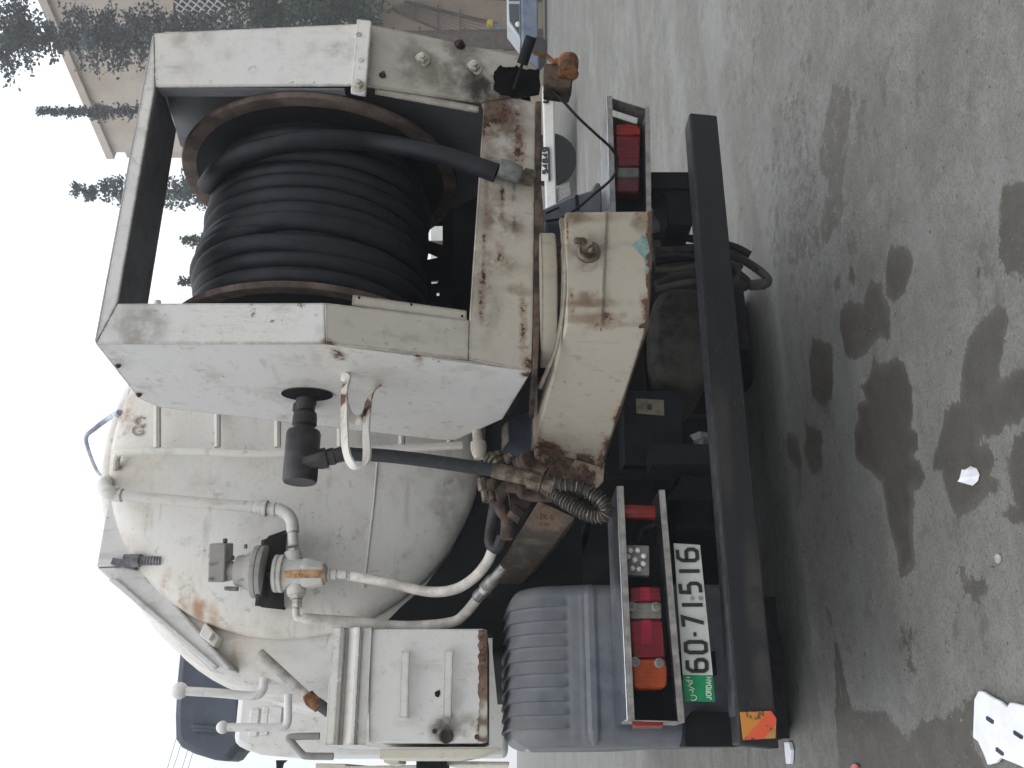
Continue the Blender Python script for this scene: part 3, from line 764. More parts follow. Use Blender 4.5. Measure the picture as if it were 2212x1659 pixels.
GLYPH = {'0': [[(0, .18), (.18, 0), (.82, 0), (1, .18), (1, .82), (.82, 1), (.18, 1), (0, .82), (0, .18)]],
         '6': [[(.95, 1), (.25, 1), (0, .78), (0, .15), (.2, 0), (.8, 0), (1, .15), (1, .42), (.8, .56), (.02, .56)]],
         '1': [[(.5, 0), (.5, 1)]],
         '5': [[(.95, 1), (.08, 1), (.05, .58), (.75, .58), (1, .44), (1, .16), (.78, 0), (.05, 0)]],
         '7': [[(0, 1), (1, 1), (.38, 0)]],
         '4': [[(.75, 0), (.75, 1), (0, .3), (1, .3)]],
         '8': [[(.2, .54), (.05, .7), (.05, .88), (.2, 1), (.8, 1), (.95, .88), (.95, .7), (.8, .54), (.2, .54), (0, .38), (0, .14), (.2, 0), (.8, 0), (1, .14), (1, .38), (.8, .54)]],
         '9': [[(.05, 0), (.75, 0), (1, .22), (1, .85), (.8, 1), (.2, 1), (0, .85), (0, .58), (.2, .44), (.98, .44)]],
         '-': [[(.2, .42), (.8, .42)]],
         'J': [[(.8, 1), (.8, .2), (.6, 0), (.2, 0), (0, .2)]], 'O': [[(.2, 0), (.8, 0), (1, .2), (1, .8), (.8, 1), (.2, 1), (0, .8), (0, .2), (.2, 0)]],
         'R': [[(0, 0), (0, 1), (.8, 1), (1, .8), (.8, .5), (0, .5)], [(.5, .5), (1, 0)]], 'D': [[(0, 0), (0, 1), (.7, 1), (1, .7), (1, .3), (.7, 0), (0, 0)]],
         'A': [[(0, 0), (.5, 1), (1, 0)], [(.2, .35), (.8, .35)]], 'N': [[(0, 0), (0, 1), (1, 0), (1, 1)]],
         'C': [[(1, .85), (.7, 1), (.3, 1), (0, .75), (0, .25), (.3, 0), (.7, 0), (1, .15)]], 'G': [[(1, .85), (.7, 1), (.3, 1), (0, .75), (0, .25), (.3, 0), (.75, 0), (1, .2), (1, .45), (.6, .45)]]}
def glyph(mb, strokes, o, ex, ey, w, th, lift):
    """strokes in the unit square laid on the plane o + ex*x + ey*y as raised ribbons of width w"""
    nrm = ex.cross(ey).normalized()
    if nrm.dot(CAM - o) < 0: nrm = -nrm
    for st in strokes:
        P = [o + ex * x + ey * y for x, y in st]
        n = len(P); L, R_ = [], []
        for i in range(n):
            a = (P[i] - P[i - 1]).normalized() if i else (P[1] - P[0]).normalized()
            b = (P[i + 1] - P[i]).normalized() if i < n - 1 else a
            if i == 0 and (P[0] - P[-1]).length < 1e-6: a = (P[-1] - P[-2]).normalized()
            if i == n - 1 and (P[0] - P[-1]).length < 1e-6: b = (P[1] - P[0]).normalized()
            t = (a + b).normalized() if (a + b).length > .1 else a
            s = t.cross(nrm); k = 1 / max(.5, t.dot(a))
            L.append(P[i] + s * w * .5 * k + nrm * lift); R_.append(P[i] - s * w * .5 * k + nrm * lift)
        for i in range(n - 1):
            mb.prism([L[i], L[i + 1], R_[i + 1], R_[i]], -nrm * th)
dg = MB()
base = npq[0]
for k, chx in enumerate('54849'):
    f = lambda a, b: at(*cK(a, b), D=DW - .04)
    y0 = 1170 - k * 58
    o = f(315, y0); glyph(dg, GLYPH[chx], o, f(315, y0 - 36) - o, f(268, y0) - o, .036, .01, .008)
build(dg, 'lettering', m_ink, pl)
hk = [at(*cK(*p), D=DW - .05) for p in ((272, 300), (300, 330), (312, 380), (318, 418), (270, 412))]
build(MB().tube(smooth_path(hk, 4), .025, 6), 'bumper_hook', m_black, wt)

# blue car at the right edge
DC = 33.0
cpos = at(1168, 60, D=DC)
u1, u0 = at(1100, 150, D=DC), at(1100, -420, D=DC)
cdv = Vector((u1.x - u0.x, u1.y - u0.y, 0)).normalized()
cb = Vector((u1.x, u1.y, 0))
m_blue = plain('blue car paint', (.085, .115, .18), .35, var=.1, bump=.02, dust=.25, dustcol=(.3, .32, .36))
m_skytop = plain('sky lit car top', (.40, .44, .47), .35, var=.1, bump=.02)  # sky reflection on the blue car's top, put into the colour
ct = thing('blue_car', 'dusty blue car parked at the right edge in front of the tan wall', 'car', cb)
def car_pt(l, z, s): return cb - cdv * l + F0 * s + Vector((0, 0, z))
prof = [(0, .32), (0, .62), (.12, .8), (1.0, .92), (1.6, 1.36), (3.0, 1.38), (3.8, .98), (4.2, .9), (4.25, .35)]
low = [(0, .28), (0, .62), (.12, .78), (1.05, .88), (4.2, .9), (4.25, .35)]
top = [(1.0, .90), (1.62, 1.36), (3.0, 1.38), (3.75, .92)]
build(MB().prism([car_pt(l, z, 0) for l, z in low], F0 * 1.65), 'body', m_blue, ct, bevel=.06)
build(MB().prism([car_pt(l, z, .08) for l, z in top], F0 * 1.5), 'roof', m_skytop, ct, bevel=.05)
build(MB().prism([car_pt(l, z, .06) for l, z in ((1.2, .95), (1.68, 1.28), (2.25, 1.30), (2.25, .95))], F0 * .03), 'window', m_glass, ct)
build(MB().prism([car_pt(l, z, .06) for l, z in ((2.35, .95), (2.35, 1.30), (2.95, 1.30), (3.4, .95))], F0 * .03), 'window', m_glass, ct)
for l in (.8, 3.3):
    for s in (.05, 1.6):
        a_, b_ = wheel_mb(car_pt(l, .31, s), F0, .31, .2)
        w_ = build(a_, 'tyre', m_tyre, ct); build(b_, 'rim', m_steel, w_)
build(MB().ball(car_pt(1.5, 1.0, -.1), .09), 'wing_mirror', m_white, ct)

# power lines in the sky at the lower left
for k, (a, b, lb) in enumerate((((440, 1430), (372, 1659), 'topmost thin power line in the sky beside the roof deflector'), ((482, 1478), (425, 1659), 'second power line from the top beside the roof deflector'), ((547, 1515), (502, 1659), 'third power line from the top beside the roof deflector'), ((592, 1535), (555, 1659), 'lowest power line beside the roof deflector'))):
    p = at(*cE(*a), D=30.0); q = at(*cE(*b), D=29.0)
    d = q - p
    w = build(MB().tube([p - d * 1.6, p, q, q + d * 4], .008, 5), 'power_line', m_black, loc=p)
    tag(w, lb, 'power line', 'power lines beside the cab')

# ------------------------------------------------------------------ the tanker truck
TR = thing('tanker_truck', 'old white vacuum tanker truck seen from its left rear corner', 'truck', Vector((0, 1.5, 0)))

def ring(y, rx, rz, zc, n=72):
    return [Vector((rx * math.sin(2 * math.pi * j / n), y, zc + rz * math.cos(2 * math.pi * j / n))) for j in range(n)]
def rings_mb(rs, n=72):
    mb = MB(); vs = []
    for r in rs: vs += ring(*r, n)
    fs = [(i * n + j, i * n + (j + 1) % n, (i + 1) * n + (j + 1) % n, (i + 1) * n + j) for i in range(len(rs) - 1) for j in range(n)]
    fs += [tuple(range(n)), tuple((len(rs) - 1) * n + j for j in range(n))]
    return mb.add(vs, fs)
body_mb = rings_mb([(1.015, .885, .885, 2.42), (1.02, .915, .90, 2.425), (1.04, .955, .915, 2.43), (1.09, 1.0, .925, 2.44), (1.17, 1.035, .93, 2.447), (1.30, 1.065, .935, 2.45), (1.5, 1.08, .935, 2.45),
                    (1.52, 1.095, .95, 2.45), (1.58, 1.095, .95, 2.45), (1.60, 1.08, .935, 2.45), (2.7, 1.08, .935, 2.45), (2.72, 1.1, .955, 2.45), (2.8, 1.1, .955, 2.45), (2.82, 1.08, .935, 2.45), (4.3, 1.08, .935, 2.45), (4.5, .8, .7, 2.45)])
tank = build(body_mb, 'tank', m_tank, TR)
door_mb = rings_mb([(1.01, .868, .868, 2.42), (.985, .868, .868, 2.42), (.965, .862, .862, 2.42), (.94, .835, .835, 2.42), (.915, .77, .77, 2.42), (.885, .65, .65, 2.42), (.86, .5, .5, 2.42), (.842, .3, .3, 2.42), (.835, .08, .08, 2.42)])
build(door_mb, 'tank_door', m_tank, TR)
def bvh_of(mbs):
    vs, fs = [], []
    for m in mbs:
        o = len(vs); vs += m.v; fs += [tuple(i + o for i in f) for f in m.f]
    return BVHTree.FromPolygons(vs, fs)
TANKBVH = bvh_of([body_mb, door_mb])
def ontank(x, y, lift=0.0):
    """where the line of sight through pixel (x, y) meets the tank, lifted off it"""
    d = (at(x, y, D=1) - CAM).normalized()
    h, nrm, _, _ = TANKBVH.ray_cast(CAM, d)
    if h is None: return at(x, y, Y=1.05)
    if nrm.dot(d) > 0: nrm = -nrm
    return h + nrm * lift
# welded seam across the door
build(MB().tube([ontank(*p, .002) for p in ((815, 1000), (808, 1080), (800, 1150), (792, 1220), (786, 1270))], .0045, 6), 'weld_seam', m_tank, TR)
# stencilled, half lost letters near the top
m_stencil = plain('faded brown stencil', (.34, .28, .24), .8, var=.3, scale=30)
for zc_ in ((945, 450), (905, 590)):
    let = MB()
    o = ontank(*cL(zc_[0] - 70, zc_[1] + 60), .006)
    ex = ontank(*cL(zc_[0] + 75, zc_[1] + 60), .006) - o; ey = ontank(*cL(zc_[0] - 70, zc_[1] - 62), .006) - o
    glyph(let, GLYPH['C'] if zc_[1] < 500 else GLYPH['G'], o, ex, ey, .007, .005, .005)
    build(let, 'letter', m_stencil, TR)
# black sheet added under the tank end for the frame and its shade
build(MB().prism([at(*p, Y=.985) for p in ((826, 1352), (866, 1311), (918, 1266), (973, 1193), (1013, 1114), (1035, 1040), (1047, 960), (1050, 800), (1250, 800), (1250, 1100), (1180, 1300), (1060, 1362))], (0, .25, 0)), 'shade_sheet', m_black, TR)
# box-section hoop round the top of the tank
YS = .98
hoop = MB()
hoop.prism([at(*p, Y=YS) for p in ((207, 1225), (275, 838), (300, 842), (306, 1090), (305, 1170), (318, 1220))], (0, .26, 0))
hoop.prism([at(*p, Y=YS + .003) for p in ((208, 1226), (318, 1222), (334, 1253), (500, 1446), (484, 1449), (472, 1444), (449, 1448))], (0, .28, 0))
m_hoop = paint('white hoop paint', (.60, .59, .57), .38, rust=[(at(330, 1250, Y=1.0), (.05, .3, .05), .6)], chips=.7, seed=51, wear=.8)
build(hoop, 'top_hoop', m_hoop, TR, bevel=.008)
build(MB().prism([at(*p, Y=YS - .012) for p in ((232, 1252), (250, 1248), (472, 1440), (460, 1446))], (0, .05, 0)), 'hoop_rib', m_hoop, TR, bevel=.006)
# clamps at the rim
for a in (((648, 480), (700, 370), (835, 500), (780, 590)),):
    build(MB().prism([at(*cE(*p), Y=.96) for p in a], (0, .12, 0)), 'rim_clamp', m_tank, TR, bevel=.006)
    build(MB().prism([at(*cE(*p), Y=.93) for p in ((715, 505), (745, 455), (770, 462), (738, 525))], (0, .04, 0)), 'clamp_bolt', m_white, TR)
build(MB().prism([at(*cE(*p), Y=1.05) for p in ((1295, 570), (1375, 570), (1365, 690), (1295, 690))], (0, .2, 0)), 'lug', m_tank, TR, bevel=.004)
m_fade = plain('faded grey steel', (.15, .145, .155), .6, var=.4, scale=30)
# bolt with a threaded end at the hoop corner
p0 = at(*cT(480, 1390), Y=.92); p1 = at(*cT(740, 1392), Y=.92)
b = build(MB().hexnut(p0 - (p1 - p0) * .05, p1 - p0, .032, (p1 - p0).length * .45), 'hook_bolt', m_fade, TR)
build(MB().lathe([(.018 if i % 2 else .021, (p1 - p0).length * (.4 + .6 * i / 14)) for i in range(15)], p0, p1 - p0, 12), 'thread', m_fade, b)
build(MB().bar(at(*cT(385, 1400), Y=.97), at(*cT(560, 1440), Y=.97), .05, .03), 'hook_plate', m_fade, b)
# ladder on the tank end
rail = [ontank(*cT(410, 700), .01), at(*cT(410, 600), Y=.86), at(*cT(450, 572), Y=.80), at(*cT(720, 565), Y=.76), at(*cT(1100, 572), Y=.74), at(*cT(1640, 582), Y=.73), at(1000, 962, Y=.73)]
lad = build(MB().tube(smooth_path(rail, 6), .018, 10), 'ladder', m_tank, TR)
for x, y0, y1, r, yy in ((340, 968, 885, .017, .76), (470, 966, 885, .015, .75), (600, 966, 885, .015, .74), (735, 966, 885, .015, .74), (868, 962, 880, .015, .74), (972, 962, 880, .015, .74)):
    a_ = at(x, y0, Y=yy); b_ = at(x, y1, Y=yy)
    build(MB().tube([a_, a_ + (b_ - a_) * 4], r, 8), 'rung', m_tank, lad)
# cable loop over the top
cpts = [ontank(*cL(*p), .01) if i in (0, 5) else at(*cL(*p), Y=1.15) for i, p in enumerate(((650, 320), (480, 380), (250, 550), (115, 720), (280, 1190), (450, 1295)))]
build(MB().tube(smooth_path(cpts, 8), [.015 - .008 * i / 40 for i in range(41)], 8), 'cable_loop', plain('blue grey sheath', (.36, .38, .46), .6), TR)

# vent pipe, valve and float actuator on the tank door
YP = .70
def P(x, y): return at(x, y, Y=YP)
vp = MB().tube(smooth_path([ontank(232, 1040), at(225, 1048, Y=.82), P(232, 1062), P(255, 1068)], 6), .031, 14)
vp.tube([P(250, 1068), P(400, 1083), P(556, 1096)], .024, 16)
elb = smooth_path([P(556, 1097), P(590, 1099), P(606, 1102), P(622, 1112), P(631, 1128), P(633, 1150)], 6)
vp.tube(elb, .027, 16)
vp.tube([P(632, 1140), P(634, 1180)], .022, 14)
pipe = build(vp, 'vent_pipe', m_valve, TR)
def along(name, x0, y0, x1, y1, prof, mat, par, n=24, sm=35):
    a_, b_ = P(x0, y0), P(x1, y1)
    k = pxm(a_)
    build(MB().lathe([(r * k, (b_ - a_).length * t) for r, t in prof], a_, b_ - a_, n), name, mat, par, sm)
along('pipe_clamp', 246, 1068, 266, 1070, [(13, 0), (15, .1), (15, .9), (13, 1)], m_valve, pipe)
along('union_nut', 546, 1095, 606, 1101, [(13, 0), (13.5, .3), (18, .32), (18, .52), (14, .54), (14, .7), (15, .72), (15, .82), (13.5, .84), (13.5, 1)], m_valve, pipe)
along('hex_nut', 635, 1186, 636, 1212, [(15, 0), (15, 1)], m_valve, pipe, 6)
# valve body (pixel measures of the close crop, turned into metres at its distance)
def N(zx, zy, d=0.0): return at(*cN(zx, zy), Y=YP - d)
k = pxm(N(1400, 740)) * .16338           # metres per crop pixel
def nlathe(mb, x0, y0, x1, y1, prof, n=28):
    a_, b_ = N(x0, y0), N(x1, y1)
    return mb.lathe([(r * k, t * k) for r, t in prof], a_, b_ - a_, n)
vb = MB()
nlathe(vb, 1140, 738, 1800, 748, [(225, 0), (245, 6), (248, 50), (240, 58), (236, 66), (248, 74), (246, 125), (215, 135), (205, 160), (200, 330), (185, 420), (150, 640), (118, 655), (112, 662)])
nlathe(vb, 1385, 455, 1390, 740, [(112, 0), (118, 10), (130, 120), (150, 285)])
nlathe(vb, 1430, 1040, 1420, 740, [(80, 0), (118, 14), (130, 120), (150, 300)])
nlathe(vb, 1540, 742, 1800, 748, [(190, -60), (208, 0), (205, 60), (150, 262)], 8)
valve = build(vb, 'valve', m_valve, TR, 40)
m_ruststreak = plain('orange rust streak', (.42, .25, .13), .8, var=.4, scale=30)
st = MB()
fwd = (CAM - N(1500, 740)).normalized()
def vs_(zx, zy, r): return N(zx, zy) + fwd * r * k
def rprof(zx): return 252 if zx < 1262 else 214 - max(0, zx - 1500) * .19
st.grid(lambda u, v: vs_(1275 + u * 525, 690 + v * 108, rprof(1275 + u * 525) * math.sqrt(max(.05, 1 - ((v - .5) * .5) ** 2)) + 2), 12, 4)
build(st, 'rust_streak', m_ruststreak, valve)
for i, zx in enumerate((1395, 1462, 1500)):
    build(MB().ball(vs_(zx, 758, rprof(zx) + 3), 14 * k, 8), 'raised_mark', m_ruststreak, valve)
for zx, zy in ((1160, 580), (1165, 750), (1170, 900)):
    build(MB().hexnut(N(zx - 20, zy, .06 if zy == 750 else .03), N(zx + 20, zy) - N(zx - 20, zy), 26 * k, 60 * k), 'flange_bolt', m_valvegrey, valve)
nlt = MB()
nlathe(nlt, 1800, 748, 2100, 752, [(106, 0), (106, 30), (72, 34), (72, 75), (62, 80), (62, 95), (66, 96), (66, 160), (56, 164), (56, 180), (58, 182), (58, 300)], 16)
build(nlt, 'hose_tail', m_valve, valve)
nl2 = MB()
nlathe(nl2, 1434, 1030, 1440, 1180, [(96, 0), (96, 42), (60, 46), (70, 62), (70, 96), (60, 98), (72, 100), (72, 160), (50, 162)], 6)
nl2.tube(smooth_path([N(1425, 1185), N(1425, 1270), N(1440, 1320), N(1490, 1338), N(1620, 1340)], 6), 46 * k, 14)
build(nl2, 'elbow_fitting', m_valve, valve)
# float actuator: cast box, neck, cone and two flanges over a dark shelf
ab = MB()
nlathe(ab, 500, 700, 1040, 720, [(118, 0), (122, 60), (128, 110), (128, 125), (190, 140), (205, 165), (212, 250), (262, 330), (300, 370), (318, 378), (345, 385), (350, 400), (350, 448), (338, 450), (338, 462), (352, 464), (352, 520), (340, 526)], 40)
actuator = build(ab, 'actuator', m_valvegrey, TR, 40)
bx = MB()
c0 = N(430, 590); ex = Vector((1, -.25, 0)).normalized(); ey = Vector((.25, 1, 0)).normalized()
bx.obox(c0, (0, 0, 112 * k), ex * 250 * k, ey * 190 * k)
build(bx, 'actuator_box', m_valvegrey, actuator, bevel=.006)
for zx, zy, r, h in ((325, 385, 22, 40), (300, 500, 44, 60), (310, 630, 18, 40), (300, 810, 18, 40)):
    build(MB().lathe([(r * k, 0), (r * k * 1.1, h * k)], N(zx - 20, zy, .05), N(zx + 20, zy) - N(zx - 20, zy), 8), 'screw', m_screw, actuator)
build(MB().hexnut(N(488, 330, .03), N(488, 285) - N(488, 330), 34 * k, 50 * k), 'screw', m_screw, actuator)
for zx, zy in ((760, 405), (590, 555)):
    build(MB().hexnut(N(zx, zy, .02), N(zx, zy - 45) - N(zx, zy), 26 * k, 50 * k), 'screw', m_screw, actuator)
for a in range(8):
    an = a * math.pi / 4 + .3
    c = N(900, 720) + Vector((math.cos(an), math.sin(an), 0)) * 318 * k
    build(MB().hexnut(c + Vector((0, 0, 22 * k)), (0, 0, -1), 26 * k, 60 * k), 'screw', m_screw, actuator)
build(MB().lathe([(20 * k, 0), (30 * k, 40 * k), (26 * k, 60 * k), (30 * k, 80 * k), (28 * k, 180 * k)], N(480, 935, .02), N(700, 945) - N(480, 935), 10), 'screw', m_screw, actuator)
boss = MB().lathe([(50 * k, 0), (54 * k, 6 * k), (54 * k, 14 * k), (34 * k, 16 * k), (30 * k, 8 * k), (0, 8 * k)], N(435, 465) - ey * 190 * k, -ey, 18)
build(boss, 'round_plug', m_screw, actuator)
# ribbed shelf from flange to door, its underside's shade put into the dark colour
sh = MB()
fl = N(1040, 720)
pA, pB = N(1045, 290), N(960, 1152)
tA, tB = ontank(*cN(1330, 180), .0), ontank(*cN(1285, 1190), .0)
tC, tD = ontank(*cN(1060, 270)), ontank(*cN(1000, 1150))
sh.prism([pA - ey * .05, pB - ey * .05, tB + Vector((0, .03, 0)), tA + Vector((0, .03, 0))], (0, 0, .012))
sh.prism([pA, tA, tC], ex * .01); sh.prism([pB, tB, tD], ex * -.01)
for zx, zy0, zy1 in ((1060, 400, 1060),):
    sh.bar(N(zx, zy0, -.03), N(zx - 40, zy1, -.03), .015, .03)
sh.bar(N(1040, 755, .0), N(1140, 755, .0), .02, .02)
build(sh, 'shelf', m_swivel, TR)
# the two whitish hoses that drop from the valve
def hose(name, pts, r, mat, parent=TR, n=12, seg=7):
    return build(MB().tube(smooth_path(pts, seg), r, n), name, mat, parent)
hose('drain_hose', [at(750, 1244, Y=YP), at(766, 1245, Y=YP), at(839, 1259, Y=.66), at(924, 1278, Y=.6), at(982, 1273, Y=.55), at(1024, 1248, Y=.5), at(1052, 1215, Y=.45), at(1065, 1185, Y=.42)], .021, m_whitehose)
hose('drain_hose_end', [at(1085, 1160, Y=.40), at(1072, 1185, Y=.41), at(1058, 1170, Y=.42), at(1064, 1120, Y=.42), at(1070, 1085, Y=.40)], .022, m_swivel)
hose('side_hose', [at(655, 1336, Y=YP), at(672, 1337, Y=YP), at(735, 1341, Y=.72), at(791, 1345, Y=.72), at(842, 1351, Y=.72), at(903, 1352, Y=.7), at(976, 1344, Y=.65), at(1006, 1324, Y=.6), at(1037, 1285, Y=.55), at(1050, 1268, Y=.5)], .021, m_whitehose)
ft = MB()
p0, p1 = at(1030, 1292, Y=.56), at(1066, 1250, Y=.48)
ft.lathe([(.024, 0), (.027, .02), (.022, .05), (.028, .06), (.028, .11), (.02, .13), (.02, .2)], p0, p1 - p0, 10)
build(ft, 'hose_fitting', m_steel, TR)

# lever pole, valve handles with ball ends, grab handle
YL = .95
pole = MB().tube([at(561, 1410, Y=YL), at(671, 1512, Y=YL)], .021, 14)
po = build(pole, 'lever_pole', m_greypole, TR)
build(MB().tube([at(664, 1500, Y=YL), at(672, 1512, Y=YL), at(690, 1527, Y=YL)], [.026, .030, .027], 12), 'rusty_collar', m_rust, po)
build(MB().tube([at(684, 1518, Y=YL), at(712, 1538, Y=YL)], .025, 12), 'wrapped_end', m_swivel, po)
for nm, pts, br in (('valve_handle', ((388, 1492), (470, 1497), (545, 1503), (566, 1492), (570, 1470), (572, 1434)), .037), ('valve_handle', ((481, 1571), (540, 1571), (606, 1571), (620, 1562), (622, 1545), (622, 1500)), .028)):
    pp = [at(*q, Y=1.15) for q in pts]
    h = build(MB().tube(smooth_path(pp, 6), .020 if br > .03 else .018, 12), nm, m_white, TR)
    build(MB().ball(pp[0], br, 18), 'ball_end', m_white, h)
build(MB().tube(smooth_path([at(*q, Y=1.6) for q in ((690, 1590), (640, 1591), (624, 1594), (630, 1603), (652, 1628), (664, 1633), (720, 1634))], 6), .017, 10), 'grab_handle', m_valvegrey, TR)

# cab and roof deflector far ahead
YC = 5.2
cabo = [at(*cE(*p), Y=YC) for p in ((1035, 560), (1010, 1200), (1015, 1440), (1060, 1500), (1200, 1545))]
cl, cr = cabo[-1].x, 1.15
cz = cabo[0].z
cab = MB()
pr = [(cl, 1.42), (cl, cabo[4].z), (cabo[3].x, cabo[3].z), (cabo[2].x, cz), (-cabo[2].x, cz), (-cabo[3].x, cabo[3].z), (-cl, cabo[4].z), (-cl, 1.42)]
cab.prism([(x, YC, z) for x, z in pr], (0, 1.9, 0))
cabp = build(cab, 'cab', m_white, TR, bevel=.05)
rb = MB()
for a, b, c_, d_ in ((1110, 1140, 1170, 1380), (1215, 1120, 1260, 1370), (1260, 1120, 1380, 1280)):
    q0, q1 = at(*cE(a, b), Y=YC), at(*cE(c_, d_), Y=YC)
    rb.box(min(q0.x, q1.x), max(q0.x, q1.x), YC - .02, YC + .01, min(q0.z, q1.z), max(q0.z, q1.z))
build(rb, 'pressed_panel', m_white, cabp, bevel=.008)
build(MB().prism([at(*cE(*p), Y=YC + .3) for p in ((1330, 1590), (1415, 1590), (1380, 1620), (1365, 1680), (1335, 1680))], (0, .1, 0)), 'mirror_arm', m_black, cabp)
dfl = [at(*cE(*p), Y=YC + .35) for p in ((475, 545), (440, 900), (425, 1200), (430, 1400), (480, 1475), (600, 1535), (780, 1590), (880, 1600), (930, 1580), (975, 1520), (1035, 1470), (1035, 545))]
mir = [Vector((-v.x, v.y, v.z)) for v in dfl[::-1]]
df = build(MB().prism(dfl + mir, (0, .5, 0)), 'roof_deflector', m_deflector, TR, bevel=.06)
rb2 = MB()
for a, b, c_, d_ in ((590, 1290, 840, 1310), (600, 1320, 850, 1335)):
    rb2.bar(at(*cE(a, b), Y=YC + .33), at(*cE(c_, d_), Y=YC + .33), .05, .03)
build(rb2, 'deflector_rib', m_deflector, df, bevel=.01)

# chassis, axle, wheels
for x in (-.45, .37): build(MB().box(x, x + .08, .71, 7.0, .82, 1.08), 'chassis_rail', m_black, TR)
build(MB().box(-.44, .44, .58, .70, .83, 1.07), 'chassis_crossbeam', m_black, TR)
build(MB().box(-.95, .95, .75, 3.9, 1.12, 1.5), 'subframe', m_black, TR)
for sx in (-1, 1):
    for yy in (1.95, 3.25):
        for xx in (.80, 1.12):
            a_, b_ = wheel_mb(Vector((sx * xx, yy, .5)), (1, 0, 0), .5, .27)
            w_ = build(a_, 'wheel', m_tyre, TR); build(b_, 'rim', m_black, w_)
    a_, b_ = wheel_mb(Vector((sx * 1.0, 6.6, .5)), (1, 0, 0), .5, .3)
    w_ = build(a_, 'wheel', m_tyre, TR); build(b_, 'rim', m_black, w_)
for x0_, x1_ in ((-1.27, -.64), (.64, 1.27)):
    build(MB().box(x0_, x1_, 1.27, 1.285, .17, .80), 'added_flap', m_tyre, TR)  # flaps added to darken the ground under the truck
build(MB().box(-.62, .62, 1.55, 1.72, .26, .80).box(-.3, .3, 1.3, 1.56, .22, .6), 'added_shade_block', m_black, TR, bevel=.03)  # low black block added to deepen the dark under the truck
build(MB().cyl((-1, 1.95, .5), (1, 1.95, .5), .09).cyl((-1, 3.25, .5), (1, 3.25, .5), .09).box(-.25, .25, 1.7, 2.2, .3, .72), 'axle', m_black, TR)

# rear mudguards
def guard(sx):
    XO, XI = (-1.325, -.735) if sx < 0 else (1.325, .735)
    YB = .36
    prof = [(YB, .60), (YB, .80), (YB, .95), (YB, 1.08), (YB, 1.10), (YB - .012, 1.115), (YB - .012, 1.135), (YB, 1.15), (YB, 1.16), (YB + .004, 1.17), (YB + .006, 1.185), (YB + .008, 1.20), (YB + .012, 1.212), (YB + .014, 1.222)]
    for i in range(1, 31):
        f = i / 30
        a = f * math.pi * .5
        if f <= .5:
            a = f * 2 * math.pi * .36
            prof.append((YB + .016 + .20 * (1 - math.cos(a)) + .02 * f, 1.23 + .215 * math.sin(a)))
        else:
            g = (f - .5) * 2
            prof.append((YB + .016 + .1149 + .01 + g * .85, 1.4245 + .05 * math.sin(g * math.pi * .6) - .05 * g * g))
    n = len(prof) - 1; nt = 150
    ribs = [.13 + .74 * i / 9 for i in range(10)]
    def fn(u, v):
        i = u * n; i0 = min(int(i), n - 1); f = i - i0
        y = prof[i0][0] * (1 - f) + prof[i0 + 1][0] * f; z = prof[i0][1] * (1 - f) + prof[i0 + 1][1] * f
        j0, j1 = max(0, i0 - 1), min(n, i0 + 2)
        t = Vector((0, prof[j1][0] - prof[j0][0], prof[j1][1] - prof[j0][1])).normalized()
        nr = Vector((0, -t.z, t.y))
        e = min(v, 1 - v) / .10
        drop = 0.0 if e >= 1 else .085 * (1 - math.sqrt(max(0, 1 - (1 - e) ** 2)))
        x = XO + (XI - XO) * v
        d = -drop
        if z > 1.215 or y > YB + .05:
            for r in ribs:
                q = (v - r)
                if abs(q) < .036:
                    fade = min(1, max(0, (z - 1.215) / .012)) if y < YB + .05 else 1
                    d += .013 * fade * (1 if q > -.028 else 0) * min(1, max(0, (.036 - q) / .07)) 
        return Vector((x, y, z)) + nr * d
    mb = MB().grid(fn, n * 2, nt)
    # rounded side flank
    go_ = build(mb, 'mudguard', m_guard, TR, 38)
    fl = MB()
    side = [Vector((XO, YB + .085, .60)), Vector((XO, YB + .085, 1.25)), Vector((XO, YB + .14, 1.34)), Vector((XO, YB + .3, 1.36)), Vector((XO, YB + .95, 1.33))]
    side += [Vector((XO, YB + .9, .98)), Vector((XO, YB + .45, .85)), Vector((XO, YB + .3, .60))]
    fl.prism(side, (-.004 * sx, 0, 0))
    build(fl, 'flank', m_guard, go_)
    return go_
guard(-1)
rg_ = MB().prism([at(*cK(*p), Y=.45) for p in ((200, 1560), (280, 1538), (440, 1462), (600, 1395), (780, 1342), (812, 1270), (860, 1250), (900, 1330), (900, 1700), (300, 1700))], (0, .55, 0))
rgo_ = build(rg_, 'mudguard', m_guard, TR, bevel=.012)
build(MB().prism([at(*cK(*p), Y=.447) for p in ((608, 1400), (640, 1392), (655, 1560), (615, 1560))], (0, .05, 0)), 'guard_rib', m_black, rgo_)
build(MB().prism([at(*cK(*p), Y=.446) for p in ((300, 1580), (436, 1520), (440, 1532), (300, 1596))], (0, .05, 0)), 'guard_rib', m_black, rgo_)
build(MB().prism([at(*p, Y=.30) for p in ((1480, 1560), (1480, 1612), (1600, 1612), (1668, 1605), (1672, 1545), (1500, 1535))], (0, .12, 0)), 'mudflap', m_black, TR)

